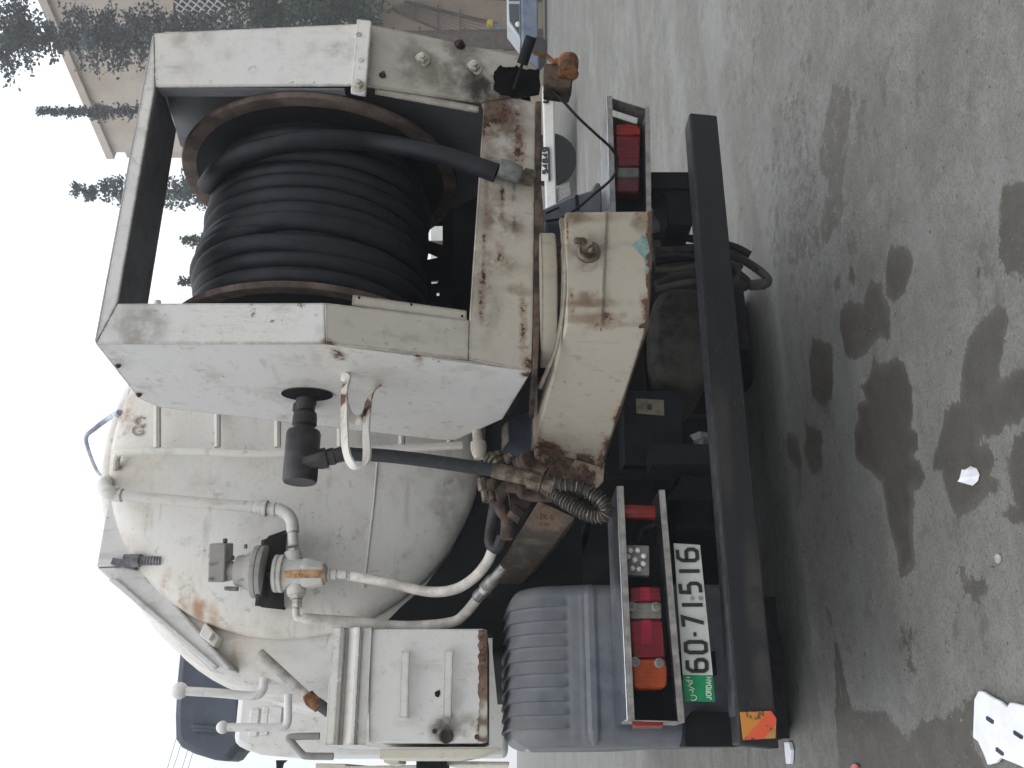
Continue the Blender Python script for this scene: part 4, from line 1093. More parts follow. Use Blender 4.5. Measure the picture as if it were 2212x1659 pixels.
# light bars
def lightbar(px_top, px_bot, lip, depth, name):
    """px_top / px_bot: outer and inner pixels of the front upper and lower edges, on the plane Y = 0"""
    o, i = at(*px_top[0], Y=0), at(*px_top[1], Y=0)
    ob, ib = at(*px_bot[0], Y=0), at(*px_bot[1], Y=0)
    tk = Vector((0, 0, .004))
    b = MB()
    b.prism([o, i, i + Vector((0, depth, 0)), o + Vector((0, depth, 0))], tk)
    p = build(b, name, m_chrome, TR, bevel=.0015)
    l = MB()
    z = Vector((0, 0, lip))
    l.prism([o - tk * .1, i - tk * .1, i - z, o - z], (0, .006, 0))
    l.prism([ob + z, ib + z, ib, ob], (0, .006, 0))
    build(l, 'front_lip', m_lip, p)
    w = MB()
    w.prism([ob + z + Vector((0, .007, 0)), ib + z + Vector((0, .007, 0)), ib + z + Vector((0, depth * .5, 0)), ob + z + Vector((0, depth * .5, 0))], (0, 0, -.003))
    build(w, 'lower_shelf', m_chrome, p)
    bk = MB()
    dy = Vector((0, depth * .5 + .004, 0))
    bk.prism([o + dy - tk, i + dy - tk, ib + dy, ob + dy], (0, .01, 0))
    build(bk, 'back_plate', m_black, p)
    return p, o, i, ob, ib
lb, lo, li, lob, lib = lightbar(((1357, 1555), (1334, 1050)), ((1479, 1558), (1436, 1058)), .021, .34, 'light_bar')
build(MB().prism([lo, lob, lob + Vector((0, .2, 0)), lo + Vector((0, .2, 0))], (-.004, 0, 0)), 'end_plate', m_lip, lb)
build(MB().prism([at(*cG(*p), X=lo.x - .006) for p in ((1430, 1250), (1700, 1250), (1690, 1280), (1425, 1280))], (-.012, 0, 0)), 'side_reflector', m_redor, lb)
rbar, ro, ri, rob, rib_ = lightbar(((1312, 207), (1320, 470)), ((1404, 230), (1407, 472)), .02, .30, 'light_bar')
ew = MB()
e0, e1 = ro, rob
dyy = Vector((0, .16, 0))
def endp(t, s): return (e0 - Vector((0, 0, .02))).lerp(e1 + Vector((0, 0, .02)), t) + dyy * s + Vector((-.003, .008, 0))
for t0, t1, s0, s1 in ((0, 1, 0, .45), (0, 1, .72, 1), (0, .08, .45, .72), (.85, 1, .45, .72)):
    ew.prism([endp(t0, s0), endp(t1, s0), endp(t1, s1), endp(t0, s1)], (-.004, 0, 0))
build(ew, 'end_plate', m_lip, rbar)

def lamp(secs, crop_, y0, dep, par, mats, bev=.008):
    """secs: outline polygons in crop pixels"""
    root = None
    for (poly, mt) in zip(secs, mats):
        pts = [at(*crop_(*p), Y=y0) for p in poly]
        if root is None:
            allp = [p for s_ in secs for p in s_]
            x0, x1 = min(p[0] for p in allp), max(p[0] for p in allp); ya, yb = min(p[1] for p in allp), max(p[1] for p in allp)
            c = [at(*crop_(*p), Y=y0 + dep * .7) for p in ((x0 + 6, ya + 6), (x1 - 6, ya + 6), (x1 - 6, yb - 40), (x0 + 6, yb - 40))]
            root = build(MB().prism(c, (0, dep * .5, 0)), 'tail_lamp', m_black, par)
        build(MB().prism(pts, (0, dep, 0)), 'lens', mt, root, bevel=bev)
    return root
tl = lamp([[(1400, 52), (1675, 55), (1690, 186), (1404, 192)], [(1404, 194), (1690, 190), (1694, 342), (1411, 342)], [(1411, 346), (1697, 346), (1722, 686), (1428, 690)],
      [(1428, 694), (1722, 690), (1740, 800), (1735, 930), (1690, 962), (1490, 968), (1446, 940), (1432, 880)]], cG, .035, .06, TR, [m_red, m_clear, m_red, m_amber])
for zx, zy in ((1430, 232), (1640, 235), (1455, 722), (1668, 732)):
    c = at(*cG(zx, zy), Y=.034)
    build(MB().lathe([(.016, .002), (.017, -.002), (.010, -.004), (.009, .0), (.004, .0), (.003, -.006)], c, (0, 1, 0), 14), 'lens_screw', m_steel, tl)
m_facet = lens('bright red lamp facet', (.31, .010, .035))
for a, b in (((1500, 60), (1585, 180)), ((1510, 350), (1600, 560))):
    build(MB().prism([at(*cG(*p), Y=.0335) for p in ((a[0], a[1]), (b[0], a[1]), (b[0], b[1]), (a[0], b[1]))], (0, .003, 0)), 'lens_facet', m_facet, tl)
tr_ = lamp([[(1040, 1360), (1285, 1368), (1290, 1216), (1045, 1212)], [(1045, 1210), (1290, 1213), (1288, 1102), (1043, 1100)], [(1040, 1097), (1290, 1098), (1298, 770), (1032, 770)],
      [(1032, 766), (1298, 766), (1300, 690), (1270, 655), (1180, 640), (1080, 640), (1035, 660)]], cK, .05, .06, TR, [plain('dark red lens', (.07, .006, .012), .35), plain('dusty clear lens', (.10, .10, .10), .4), m_red, m_redor])
# led reversing lamp, red beacon
ld = build(MB().prism([at(*cD(*p), Y=.05) for p in ((935, 1272), (1112, 1276), (1114, 1504), (945, 1500))], (0, .04, 0)), 'reversing_lamp', m_ledbox, TR, bevel=.003)
for zx, zy in ((968, 1315), (1025, 1312), (1070, 1358), (1068, 1414), (1035, 1455), (985, 1450), (1002, 1384), (952, 1360)):
    build(MB().ball(at(*cD(zx, zy), Y=.048), .011, 12), 'led', m_led, ld)
bc0, bc1 = at(*cD(930, 1020), Y=.07), at(*cD(1150, 1030), Y=.07)
kb = pxm(bc0) * .28594
bL = (bc1 - bc0).length
bcn = build(MB().lathe([(52 * kb, -.003), (56 * kb, .01), (56 * kb, bL * .9), (62 * kb, bL * .91), (62 * kb, bL)], bc0, bc1 - bc0, 26), 'marker_lamp', m_redor, TR)
build(MB().lathe([(64 * kb, bL * 1.002), (64 * kb, bL * 1.25), (30 * kb, bL * 1.3)], bc0, bc1 - bc0, 22), 'lamp_base', m_black, bcn)
# wiring behind
hose('lamp_wire', [at(*cD(*p), Y=.12) for p in ((1020, 1260), (1060, 1160), (1130, 1130), (1180, 1110))], .006, m_rubber, TR, 6, 5)

# under-run bar with its reflector
ua, ub, uc, ud = at(1490, 243, Y=.02), at(1591, 1532, Y=.02), at(1676, 1540, Y=.02), at(1549, 249, Y=.02)
ut = build(MB().prism([ua, ub + (ub - ua).normalized() * .11, uc + (uc - ud).normalized() * .11, ud], (0, .11, 0)), 'underrun_bar', paint('scuffed black bar paint', (.009, .010, .013), .4, grime=(.026, .025, .023), smudge=[(at(1560, 900, Y=0), (.5, .2, .05), .6, (.045, .042, .038)), (at(1640, 1350, Y=0), (.4, .2, .05), .7, (.05, .046, .04))], chips=.3, yellow=0, streak=(1.0, 3, 8), rough=.65, seed=61, wear=.35), TR, bevel=.006)
ub2 = ub + (ub - ua).normalized() * .02
build(MB().prism([ua + Vector((-.01, .004, .0)), ub2 + Vector((0, .004, .0)), ub2 + Vector((0, .106, .0)), ua + Vector((-.01, .106, .0))], (0, 0, .003)), 'pale_top', plain('paler grey bar top', (.060, .064, .072), .8, var=.3, scale=20, spec=.2), ut)  # thin paler grey sheet along the top of the bar
build(MB().prism([at(*cH(*p), Y=.012) for p in ((850, 1350), (1085, 1342), (1125, 1400), (1118, 1548), (875, 1562))], (0, .005, 0)), 'reflector', m_reflector, ut)
for y_ in (420, 1000, 1440):
    q0, q1 = at(1400, y_, Y=.25), at(1540, y_, Y=.2)
    build(MB().box(q0.x - .04, q0.x + .04, .14, .3, q1.z, q0.z), 'bar_hanger', m_black, TR)
build(MB().prism([at(*cB(*p), Y=.16) for p in ((1185, 1390), (1430, 1415), (1440, 1700), (1250, 1700), (1240, 1500), (1200, 1440))], (0, .2, 0)), 'bar_bracket', m_black, TR, bevel=.006)
build(MB().prism([at(*cB(*p), Y=.35) for p in ((1120, 1450), (1200, 1465), (1235, 1530), (1235, 1900), (1120, 1900))], (0, .1, 0)), 'bracket_plate', m_lip, TR, bevel=.01)

# number plate
YN = .03
def H(zx, zy, l=0.0): return at(*cH(zx, zy), Y=YN - l)
npl = build(MB().prism([H(350, 75), H(548, 88), H(645, 1072), H(418, 1068)], (0, .004, 0)), 'number_plate', m_plate, TR)
build(MB().prism([H(418, 1070), H(645, 1074), H(662, 1272), H(427, 1270)], (0, .004, 0)), 'green_end', m_green, npl)
dg = MB()
def plate_glyph(ch_, x0, x1, ya, yb, w=.0125):
    """x0..x1: top..bottom of the glyph, ya..yb: its left..right, in crop pixels (left of the plate is down in the picture)"""
    o = H(x1[0], ya, .003); ex = H(x1[1], yb, .003) - o; ey = H(x0[0], ya, .003) - o
    glyph(dg, GLYPH[ch_], o, ex, ey, w, .003, .001)
plate_glyph('6', (455, 447), (600, 595), 1040, 955)
plate_glyph('0', (442, 440), (595, 590), 900, 820)
plate_glyph('7', (425, 418), (580, 570), 705, 632)
plate_glyph('1', (412, 410), (568, 566), 560, 520)
plate_glyph('5', (405, 398), (555, 545), 450, 378)
plate_glyph('1', (392, 390), (545, 543), 305, 265)
plate_glyph('6', (383, 378), (530, 522), 205, 120)
dg.prism([H(500, 778, .004), H(522, 778, .004), H(520, 747, .004), H(498, 747, .004)], (0, .003, 0))
build(dg, 'lettering', m_ink, npl)
for zx, zy in ((487, 490), (551, 489)):
    build(MB().lathe([(.007, -.006), (.0075, 0)], H(zx, zy), (0, 1, 0), 12), 'plate_bolt', m_lip, npl)
gl = MB()
def gglyph(ch_, xa, xb, ya, yb, w=.0035):
    o = H(xb, ya, .003); glyph(gl, GLYPH[ch_], o, H(xb, yb, .003) - o, H(xa, ya, .003) - o, w, .002, .001)
for i, ch_ in enumerate('JORDAN'):
    y0 = 1256 - i * 29.5
    gglyph(ch_, 597, 632, y0, y0 - 21)
build(gl, 'lettering', m_greenink, npl)
gl = MB()
# Arabic name of the country, right to left
def ar(strokes, w=.004):
    for s_ in strokes:
        P_ = [H(zx, zy, .004) for zx, zy in s_]
        gl.tube(smooth_path(P_, 3) if len(P_) > 2 else P_, w * .5, 5)
ar([[(448, 1090), (472, 1090)], [(446, 1112), (480, 1112), (490, 1120), (484, 1136), (456, 1152)], [(455, 1120), (470, 1128), (482, 1138)], [(445, 1104), (440, 1108)],
    [(470, 1158), (486, 1166), (506, 1178)], [(466, 1186), (476, 1182), (492, 1186), (494, 1200), (490, 1208)], [(478, 1226), (500, 1222), (520, 1232), (520, 1250), (500, 1262), (480, 1256)], [(488, 1240), (492, 1243)]])
build(gl, 'lettering', m_greenink, npl)

# toolbox
YT = .5
def T(x, y, d=0.0): return at(x, y, Y=YT - d)
bx = MB().prism([T(797, 1359), T(1040, 1358), T(1052, 1360), T(1052, 1600), T(1040, 1604), T(797, 1604)], (0, .62, 0))
tb = build(bx, 'toolbox', m_box, TR, bevel=.006)
def F_(zx, zy, d=0.0): return at(*cF(zx, zy), Y=YT - d)
rs_ = MB()
rg = random.Random(9)
edge_ = [T(1034 + rg.uniform(-3, 3), y, .0035) for y in range(1361, 1603, 8)]
rs_.prism([T(1052.5, 1360, .0035)] + edge_ + [T(1052.5, 1602, .0035)], (0, .003, 0))
build(rs_, 'rusted_edge', paint('rusted toolbox edge', (.11, .065, .045), .6, rust=[(T(1046, 1400), .3, .9)], smudge=[(T(1046, 1530), (.05, .1, .03), 1.0, (.45, .42, .36)), (T(1043, 1580), (.03, .1, .03), 1.0, (.45, .42, .36))], chips=1.0, yellow=0, seed=23), tb)
lid = MB()
X0, X1 = F_(640, 430).x, F_(700, 1425).x
def zrow(zx): return F_(zx, 900).z
def strip_x(za, zb, d0, d1, x0=X0 + .004, x1=X1 - .012):
    lid.add([(x0, YT - d0, za), (x1, YT - d0, za), (x1, YT - d1, zb), (x0, YT - d1, zb)], [(0, 1, 2, 3)])
rows = [(770, .012), (690, .014), (672, .030), (640, .028), (560, .004), (532, .004), (528, .03), (505, .032), (428, .030), (420, .02), (420, -.58)]
for (a, d0), (b, d1) in zip(rows[:-1], rows[1:]): strip_x(zrow(a), zrow(b), d0, d1)
pf = [(0, YT - d, zrow(a)) for a, d in rows] + [(0, YT + .58, zrow(770))]
for x in (X0 + .004, X1 - .012): lid.add([(x, p[1], p[2]) for p in pf], [tuple(range(len(pf)))])
build(lid, 'lid', m_box, tb)
hd = MB()
for (a, b, c_, d_) in ((1048, 625, 1126, 1215), (1432, 615, 1510, 1212)):
    q0, q1 = F_(a, b, .045), F_(c_, d_, .045)
    r0, r1 = F_(a - 12 , b, .045), F_(c_ - 12, d_, .045)
    h = MB().prism([F_(a, b, .04), F_(c_, b, .04), F_(c_ - 16, d_, .04), F_(a - 16, d_, .04)], (0, .008, 0))
    for yy in (b + 8, d_ - 14):
        h.prism([F_(a - (yy - b) * .026, yy, .032), F_(c_ - (yy - b) * .026, yy, .032), F_(c_ - (yy - b) * .026, yy + 10, .032), F_(a - (yy - b) * .026, yy + 10, .032)], (0, .035, 0))
    build(h, 'handle', m_box, tb, bevel=.002)
for zx, zy, r in ((1448, 1378, 62), (1345, 1334, 20), (1720, 1385, 22), (705, 1357, 17)):
    kq = pxm(F_(zx, zy)) * .24428
    build(MB().lathe([(r * kq, .004), (r * kq, -.004), (r * kq * .7, -.006), (r * kq * .6, -.003), (0, -.003)], F_(zx, zy), (0, 1, 0), 22), 'lock' if r > 30 else 'bolt', m_rustdark, tb)
kq = F_(1372, 1000, .001)
build(MB().prism([F_(1345, 990, .002), F_(1390, 965, .002), F_(1397, 1000, .002), F_(1380, 1036, .002), F_(1352, 1025, .002)], (0, .001, 0)), 'key_hole', m_black, tb)
# flank rails left of the toolbox
rl = MB()
for y0, pts in ((.62, ((850, 385), (1920, 368), (1745, 440), (1560, 470), (850, 470))),):
    rl.prism([at(*cO(*p), Y=y0) for p in pts], (0, .5, 0))
rl.prism([at(*cO(*p), Y=1.0) for p in ((900, 420), (1040, 430), (1030, 510), (960, 525), (890, 500))], (0, .3, 0))
rl.prism([at(*cO(*p), Y=1.6) for p in ((1380, 485), (2000, 492), (2000, 522), (1380, 520))], (0, 2.0, 0))
rl.prism([at(*cO(*p), Y=1.8) for p in ((290, 505), (560, 510), (560, 560), (290, 560))], (0, 1.0, 0))
rl.prism([at(*cO(*p), Y=1.7) for p in ((560, 530), (1300, 520), (1300, 580), (560, 580))], (0, 1.5, 0))
build(rl, 'side_rail', paint('cream side rail paint', (.62, .59, .5), .5, rust=[(at(*cO(800, 500), Y=1.2), (.2, .6, .06), .8), (at(*cO(1650, 480), Y=1.2), (.3, .8, .06), .8)], chips=1.0, seed=12), TR, bevel=.004)
build(MB().prism([at(*cO(*p), Y=1.3) for p in ((1180, 480), (1420, 480), (1420, 600), (1180, 600))], (0, .5, 0)), 'rail_gap', m_black, TR)

# dark gear under the rear: tank, box with sticker, hoses
Yo = .45
ov = MB()
oc = cP(470, 1290)
pts = []
for i in range(40):
    a = 2 * math.pi * i / 40
    cx_, sy_ = math.cos(a), math.sin(a)
    e = .62
    pts.append(at(1478 + 72 * math.copysign(abs(cx_) ** e, cx_), 725 + 107 * math.copysign(abs(sy_) ** e, sy_), Y=Yo))
ov.prism(pts, (0, .5, 0))
build(ov, 'air_tank', m_oval, TR, bevel=.035)
bb = build(MB().prism([at(*cQ(*p), Y=.42) for p in ((230, 400), (760, 400), (780, 1060), (240, 1060))], (0, .35, 0)), 'battery_box', m_bluebox, TR, bevel=.008)
build(MB().prism([at(*cD(*p), Y=.416) for p in ((1012, 165), (1222, 178), (1226, 295), (1018, 278))], (0, .003, 0)), 'sticker', m_sticker, bb)
build(MB().prism([at(*cD(*p), Y=.412) for p in ((1098, 212), (1132, 208), (1130, 255), (1100, 250))], (0, .003, 0)), 'sticker_print', m_oval, bb)
build(MB().prism([at(*cQ(*p), Y=.40) for p in ((100, 1100), (770, 1100), (790, 1140), (100, 1160))], (0, .05, 0)), 'crossmember', m_black, TR)
build(MB().prism([at(*cQ(*p), Y=.25) for p in ((770, 1140), (1040, 1190), (1060, 1330), (640, 1330))], (0, .05, 0)), 'tow_plate', m_black, TR)
HS = [((100, 350), (250, 330), (420, 350), (620, 390), (830, 420), (1000, 470), (1130, 540)),
      ((110, 500), (350, 490), (560, 480), (760, 480), (950, 540), (1150, 650), (1290, 760), (1320, 830), (1240, 860), (1120, 850), (960, 800)),
      ((120, 620), (330, 590), (560, 570), (740, 540), (880, 560), (1060, 600), (1200, 700)),
      ((130, 850), (270, 780), (420, 735), (600, 735), (740, 700), (860, 690), (920, 620)),
      ((140, 900), (400, 840), (620, 800), (800, 760), (960, 690), (1040, 650)),
      ((120, 560), (420, 545), (700, 600), (880, 660), (1000, 720), (1120, 830), (1050, 900), (880, 850), (700, 780)),
      ((130, 700), (380, 690), (640, 640), (860, 610), (980, 650), (1010, 760), (930, 830), (780, 800))]
for i, pts in enumerate(HS):
    build(MB().tube(smooth_path([at(*cP(*p), Y=.30 - .02 * i) for p in pts], 7), [.017, .018, .014, .016, .013, .012, .012][i], 10), 'hanging_hose', [m_rubber, m_oval, m_rubber, m_oval, m_oval, m_rubber, m_oval][i], TR)
build(MB().tube([at(*cP(*p), Y=.18) for p in ((1130, 860), (1290, 848))], .022, 10), 'hose_sleeve', m_oval, TR)
# ------------------------------------------------------------------ the hose reel on its swing arm
RL = thing('hose_reel', 'white hose reel in a steel housing on a swing arm behind the tank', 'hose reel', Vector((.40, -.2, 1.28)))
YF, XS = -.60, -.176
LP = (Vector((XS, YF, 2.011)), Vector((0, -.639, -.214)).normalized())   # lower front slopes inwards
def U_(x, y): return at(x, y, Y=YF)
def L_(x, y): return at(x, y, plane=LP)
inU = Vector((0, .010, 0)); inL = -LP[1] * .010
# front frame, one sheet per facet
hs = MB()
hs.prism([U_(207, 742), U_(254, 655), U_(702, 653.5), U_(704, 742)], inU)
hs.prism([U_(333, 71), U_(335, 187), U_(782, 184), U_(786, 50)], inU)
hs.prism([U_(207, 742), U_(333, 71), U_(335, 187), U_(254, 655)], inU)
housing = build(hs, 'housing', m_housing, RL, 35, bevel=.004)
lo_ = MB()
lo_.prism([L_(704, 742), L_(702, 653.5), L_(1014, 691), L_(1012, 776)], inL)
lo_.prism([L_(1012.5, 776), L_(1014.5, 691), L_(1045, 235), L_(1040, 222), L_(1112, 210), L_(1158, 222), L_(1156, 400), L_(1152, 700), L_(1149, 802)], inL)
lo_.prism([L_(786, 50), L_(782, 184), L_(1040, 222), L_(1112, 209), L_(1158, 205), L_(1160, 145), L_(1123, 120), L_(868, 66)], inL)
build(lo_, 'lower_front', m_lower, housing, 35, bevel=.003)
# rounded lip along the top, roof strip, side walls
tL, tR = U_(207, 742), U_(333, 71)
rf = MB()
zi = U_(254, 655).z
rt = Vector((tR.x - tL.x, 0, tR.z - tL.z))
prof = [(.004, -.012), (.004, .002), (.012, .010), (.03, .014), (.30, .034), (.30, .022), (.03, .002)]
rf.prism([tL + Vector((.016, y, z)) for y, z in prof], rt - Vector((.02, 0, 0)))
io = U_(256, 650); ir = U_(337, 192)
rf.prism([io + Vector((-.05, .012, .001)), ir + Vector((.05, .012, .001)), ir + Vector((.05, .30, .03)), io + Vector((-.05, .30, .03))], (0, 0, .012))
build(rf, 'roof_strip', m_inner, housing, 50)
sp = MB()
spx = [at(*p, X=XS + .004) for p in ((258, 738), (700, 738), (1146, 797), (1085, 905), (985, 950), (945, 950), (345, 880), (300, 860))]
# (first three follow the front edge, just behind the front sheets)
spx[0] = Vector((XS + .004, YF + .011, tL.z + .004)); spx[1] = Vector((XS + .004, YF + .011, 2.012)); spx[2] = L_(1148, 799) + Vector((.004, .013, 0)); spx[2].x = XS + .004
sp.prism(spx, (.008, 0, 0))
side = build(sp, 'side_wall', m_side, RL, 35)
ins = MB()
XI0 = U_(400, 655).x
# inner return of the left post and full right hand wall
XR0, XR1 = U_(335, 187).x, U_(600, 60).x
wallpoly = [(YF + .012, tR.z - .03), (YF + .012, 2.01), (-.375, 1.36), (.10, 1.43), (.34, 1.66), (-.02, 2.70), (-.12, 2.74)]
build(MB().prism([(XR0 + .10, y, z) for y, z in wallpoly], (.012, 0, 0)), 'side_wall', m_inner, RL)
build(MB().prism([(XR1 - .02, y, z) for y, z in wallpoly], (.012, 0, 0)), 'outer_wall', m_side, RL)
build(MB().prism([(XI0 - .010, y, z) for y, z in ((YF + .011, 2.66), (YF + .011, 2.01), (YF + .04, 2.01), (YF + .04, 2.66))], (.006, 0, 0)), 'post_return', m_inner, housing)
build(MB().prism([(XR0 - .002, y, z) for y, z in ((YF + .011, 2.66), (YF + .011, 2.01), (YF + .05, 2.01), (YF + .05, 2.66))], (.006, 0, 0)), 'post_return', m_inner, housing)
# floor tray and rear lower panel
fl = MB()
fl.prism([(XS + .02, -.36, 1.352), (XR1 - .03, -.36, 1.352), (XR1 - .03, .10, 1.43), (XS + .02, .10, 1.43)], (0, 0, .01))
fl.prism([(XS + .02, .10, 1.432), (XR1 - .03, .10, 1.432), (XR1 - .03, .34, 1.668), (XS + .02, .34, 1.668)], (0, .008, .01))
build(fl, 'floor_tray', m_black, RL)
def B_(x, y): return at(x, y, Y=.345)
bp = MB()
XA, XB = 868, 992
for poly in (((XA, 240), (XB, 240), (XB, 485), (XA, 485)), ((XA, 485), (929, 485), (924, 505), (925, 526), (XA, 526)), ((956, 485), (XB, 485), (XB, 526), (956, 526)), ((929, 485), (956, 485), (956, 487), (927.5, 487)),
             ((925, 520), (956, 529), (956, 545), (925, 545)), ((XA, 526), (925, 526), (925, 545), (XA, 545)), ((956, 526), (XB, 526), (XB, 545), (956, 545)),
             ((XA, 545), (923.5, 545), (923.5, 561), (XA, 561)), ((923.5, 545), (XB, 545), (XB, 556), (947, 555.5)), ((947, 556), (XB, 556), (XB, 561), (923.5, 561)),
             ((XA, 561), (XB, 561), (XB, 604), (XA, 608)), ((XA, 608), (922, 609.5), (920, 617), (XA, 618)), ((949, 604.5), (XB, 604), (XB, 618), (944, 612)), ((XA, 618), (944, 612), (XB, 618), (XB, 632), (XA, 632)),
             ((XA, 632), (943, 632), (943, 639), (XA, 639)), ((949, 632), (XB, 632), (XB, 639), (949, 639)), ((XA, 639), (XB, 639), (XB, 690), (XA, 690))):
    bp.prism([B_(*p) for p in poly], (0, .006, 0))
build(bp, 'rear_brace', m_black, RL, 0)

build(MB().prism([at(*p, Y=-.388) for p in ((1150, 798), (1154, 600), (1158, 218), (1169, 218), (1169, 395), (1175, 470), (1174, 560), (1162, 797))], (0, .48, 0)), 'base_plate', m_rustdark, RL, bevel=.003)
# strip guides either side of the opening, strap and bolts
def lowplate(pts, lift, th, name, mat, par, bev=.002):
    n_ = LP[1]
    return build(MB().prism([L_(*p) + n_ * lift for p in pts], -n_ * th), name, mat, par, bevel=bev)
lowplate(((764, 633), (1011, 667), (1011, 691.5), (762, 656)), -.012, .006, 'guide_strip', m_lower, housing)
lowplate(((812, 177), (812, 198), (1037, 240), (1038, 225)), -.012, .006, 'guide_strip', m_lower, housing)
for x, y, lf in ((777, 640, -.011), (890, 655, -.011), (1000, 680, -.011), (824, 188, -.011), (927, 203, -.011)):
    p = L_(x, y); kq = pxm(p)
    build(MB().lathe([(2.6 * kq, .001), (2.6 * kq, -.003), (0, -.003)], p + LP[1] * lf, -LP[1], 10), 'rivet_hole', m_black, housing)
strap = MB().prism([at(*p, Y=YF - .016) for p in ((771, 40), (803, 44), (790, 206), (757, 200))], (0, .012, 0))
sto = build(strap, 'strap', m_housing, RL, bevel=.004)
def bolt(p, ax, r, mat, par, name='bolt', h=.03):
    ax = Vector(ax).normalized()
    b = MB().lathe([(r * 1.45, 0), (r * 1.45, h * .12), (r * .9, h * .14)], p, ax, 20)
    b.lathe([(r, h * .14), (r, h * .65), (r * .85, h * .72)], p, ax, 6)
    b.lathe([(r * .58, h * .6), (r * .58, h), (r * .4, h * 1.04)], p, ax, 12)
    return build(b, name, mat, par)
m_bolt = paint('rusty painted bolt', (.45, .42, .37), .7, chips=1.6, grime=(.10, .08, .055), seed=9)
bolt(at(775, 187, Y=YF - .016), (0, -1, 0), .017, m_bolt, sto)
for x, y in ((775, 75), (780, 130)):
    p = at(x, y, Y=YF - .016); build(MB().lathe([(.010, .0), (.010, .003), (.003, .003)], p, (0, -1, 0), 12), 'screw_head', m_bolt, sto)
for x, y, r in ((912, 130, .019), (1024, 147, .021)):
    bolt(L_(x, y), LP[1] + Vector((-.25, 0, .25)), r, m_bolt, housing, h=.045)
for x, y, r in ((993, 97, .015), (826, 163, .009)):
    bolt(L_(x, y), LP[1], r, m_rustdark, housing, h=.02)
bolt(at(300, 852, X=XS), (-1, 0, 0), .008, m_rustdark, side, h=.01)
bolt(at(255, 790, X=XS), (-1, 0, 0), .007, m_rustdark, side, h=.008)
# burnt hole at the lower right corner, black lever, rusty roller with hook
n_ = LP[1]
rg = random.Random(4)
bc = []
core = [(1066, 168), (1070, 150), (1082, 142), (1098, 146), (1115, 143), (1128, 150), (1150, 150), (1166, 150), (1166, 205), (1140, 210), (1115, 212), (1085, 207), (1068, 195)]
for i in range(len(core)):
    a, b = core[i], core[(i + 1) % len(core)]
    for t in (0, .33, .66): bc.append((a[0] + (b[0] - a[0]) * t + rg.uniform(-2.2, 2.2), a[1] + (b[1] - a[1]) * t + rg.uniform(-2.2, 2.2)))
lowplate(bc, .002, .0015, 'burnt_patch', plain('burnt black hole', (.006, .006, .006), .9, var=.5, scale=30, spec=.05), housing, 0)
lv = MB().tube([L_(1122, 150) + n_ * .03, L_(1128, 117) + n_ * .10], .021, 12)
lv.tube([L_(1106, 200) + n_ * .02, L_(1124, 145) + n_ * .03], .006, 8)
build(lv, 'lever', m_black, RL)
YR = -.42
rr = MB()
R_ = lambda zx, zy, d=0.0: at(*cB(zx, zy), Y=YR - d)
rr.prism([R_(318, 480), R_(540, 470), R_(535, 600), R_(512, 665), R_(318, 640)], (0, .09, 0))
ro_ = build(rr, 'roller_bracket', m_rustdark, RL, bevel=.004)
build(MB().lathe([(.02, -.004), (.036, 0), (.04, .02), (.036, .06), (.04, .075), (.02, .08)], R_(500, 440, .02), R_(500, 600, .02) - R_(500, 440, .02), 18), 'roller', m_rust, ro_)
build(MB().tube(smooth_path([R_(245, 402, .02), R_(300, 412, .02), R_(345, 430, .02), (R_(385, 462, .02)), R_(430, 455, .02), R_(470, 462, .02)], 6), [.007 + .004 * i / 30 for i in range(31)], 8), 'hook', m_rust, ro_)
build(MB().tube(smooth_path([at(*p, Y=y) for p, y in (((1186, 190), -.40), ((1213, 215), -.38), ((1250, 255), -.34), ((1290, 292), -.28), ((1322, 322), -.2), ((1333, 345), -.14), ((1330, 372), -.1), ((1313, 395), -.1), ((1288, 415), -.1), ((1252, 446), -.1), ((1215, 470), -.1), ((1180, 478), -.1))], 6), .0055, 8), 'cable', m_rubber, RL)

# the reel: flanges, drum, hose
RC = Vector((0, -.05, 2.178))
XL, XRt = U_(600, 655).x + .095, XR0 + .0
def flange(x, r, name, dirx):
    mb = MB().lathe([(.30, 0), (r - .05, 0), (r - .048, .008), (.30, .008)], RC + Vector((x, 0, 0)), (dirx, 0, 0), 80)
    o = build(mb, name, m_black, RL, 40)
    build(MB().lathe([(r - .052, .009), (r - .05, -.008), (r - .02, -.014), (r, -.011), (r + .004, .0), (r, .012), (r - .02, .014), (r - .052, .009)], RC + Vector((x, 0, 0)), (dirx, 0, 0), 80, False), 'flange_rim', m_flange, o, 40)
    return o
fL = flange(XL, .50, 'reel_flange', 1)
fR = flange(XRt - .02, .535, 'reel_flange', -1)
build(MB().lathe([(.05, 0), (.395, 0), (.395, XRt - XL - .03), (.05, XRt - XL - .03)], RC + Vector((XL + .005, 0, 0)), (1, 0, 0), 64), 'drum', m_black, RL)
build(MB().cyl(RC + Vector((XS - .02, 0, 0)), RC + Vector((XR1 - .05, 0, 0)), .04), 'axle', m_swivel, RL)
hr = .0345
x0, x1 = XL + .05, XRt - .15
turns = 9
pts = []
NS = 56
rgh = random.Random(2)
jit = [rgh.uniform(-.014, .014) for _ in range(turns * 4 + 9)]
rj = [rgh.uniform(-.012, .016) for _ in range(turns * 4 + 9)]
for i in range(turns * NS + 1):
    t = i / NS
    a = 2 * math.pi * t
    q = t * 4; q0 = int(q); f = q - q0; f = f * f * (3 - 2 * f)
    jx = jit[q0] * (1 - f) + jit[q0 + 1] * f; jr = rj[q0] * (1 - f) + rj[q0 + 1] * f
    x = x0 + (x1 - x0) * (t / turns) + jx
    r = .392 + jr + (.018 * math.exp(-((t - 4.2) / .8) ** 2))
    pts.append(Vector((x, RC.y + r * math.sin(a), RC.z + r * math.cos(a))))
hz = build(MB().tube(pts, hr, 12), 'hose_coils', m_rubber, RL, 60)
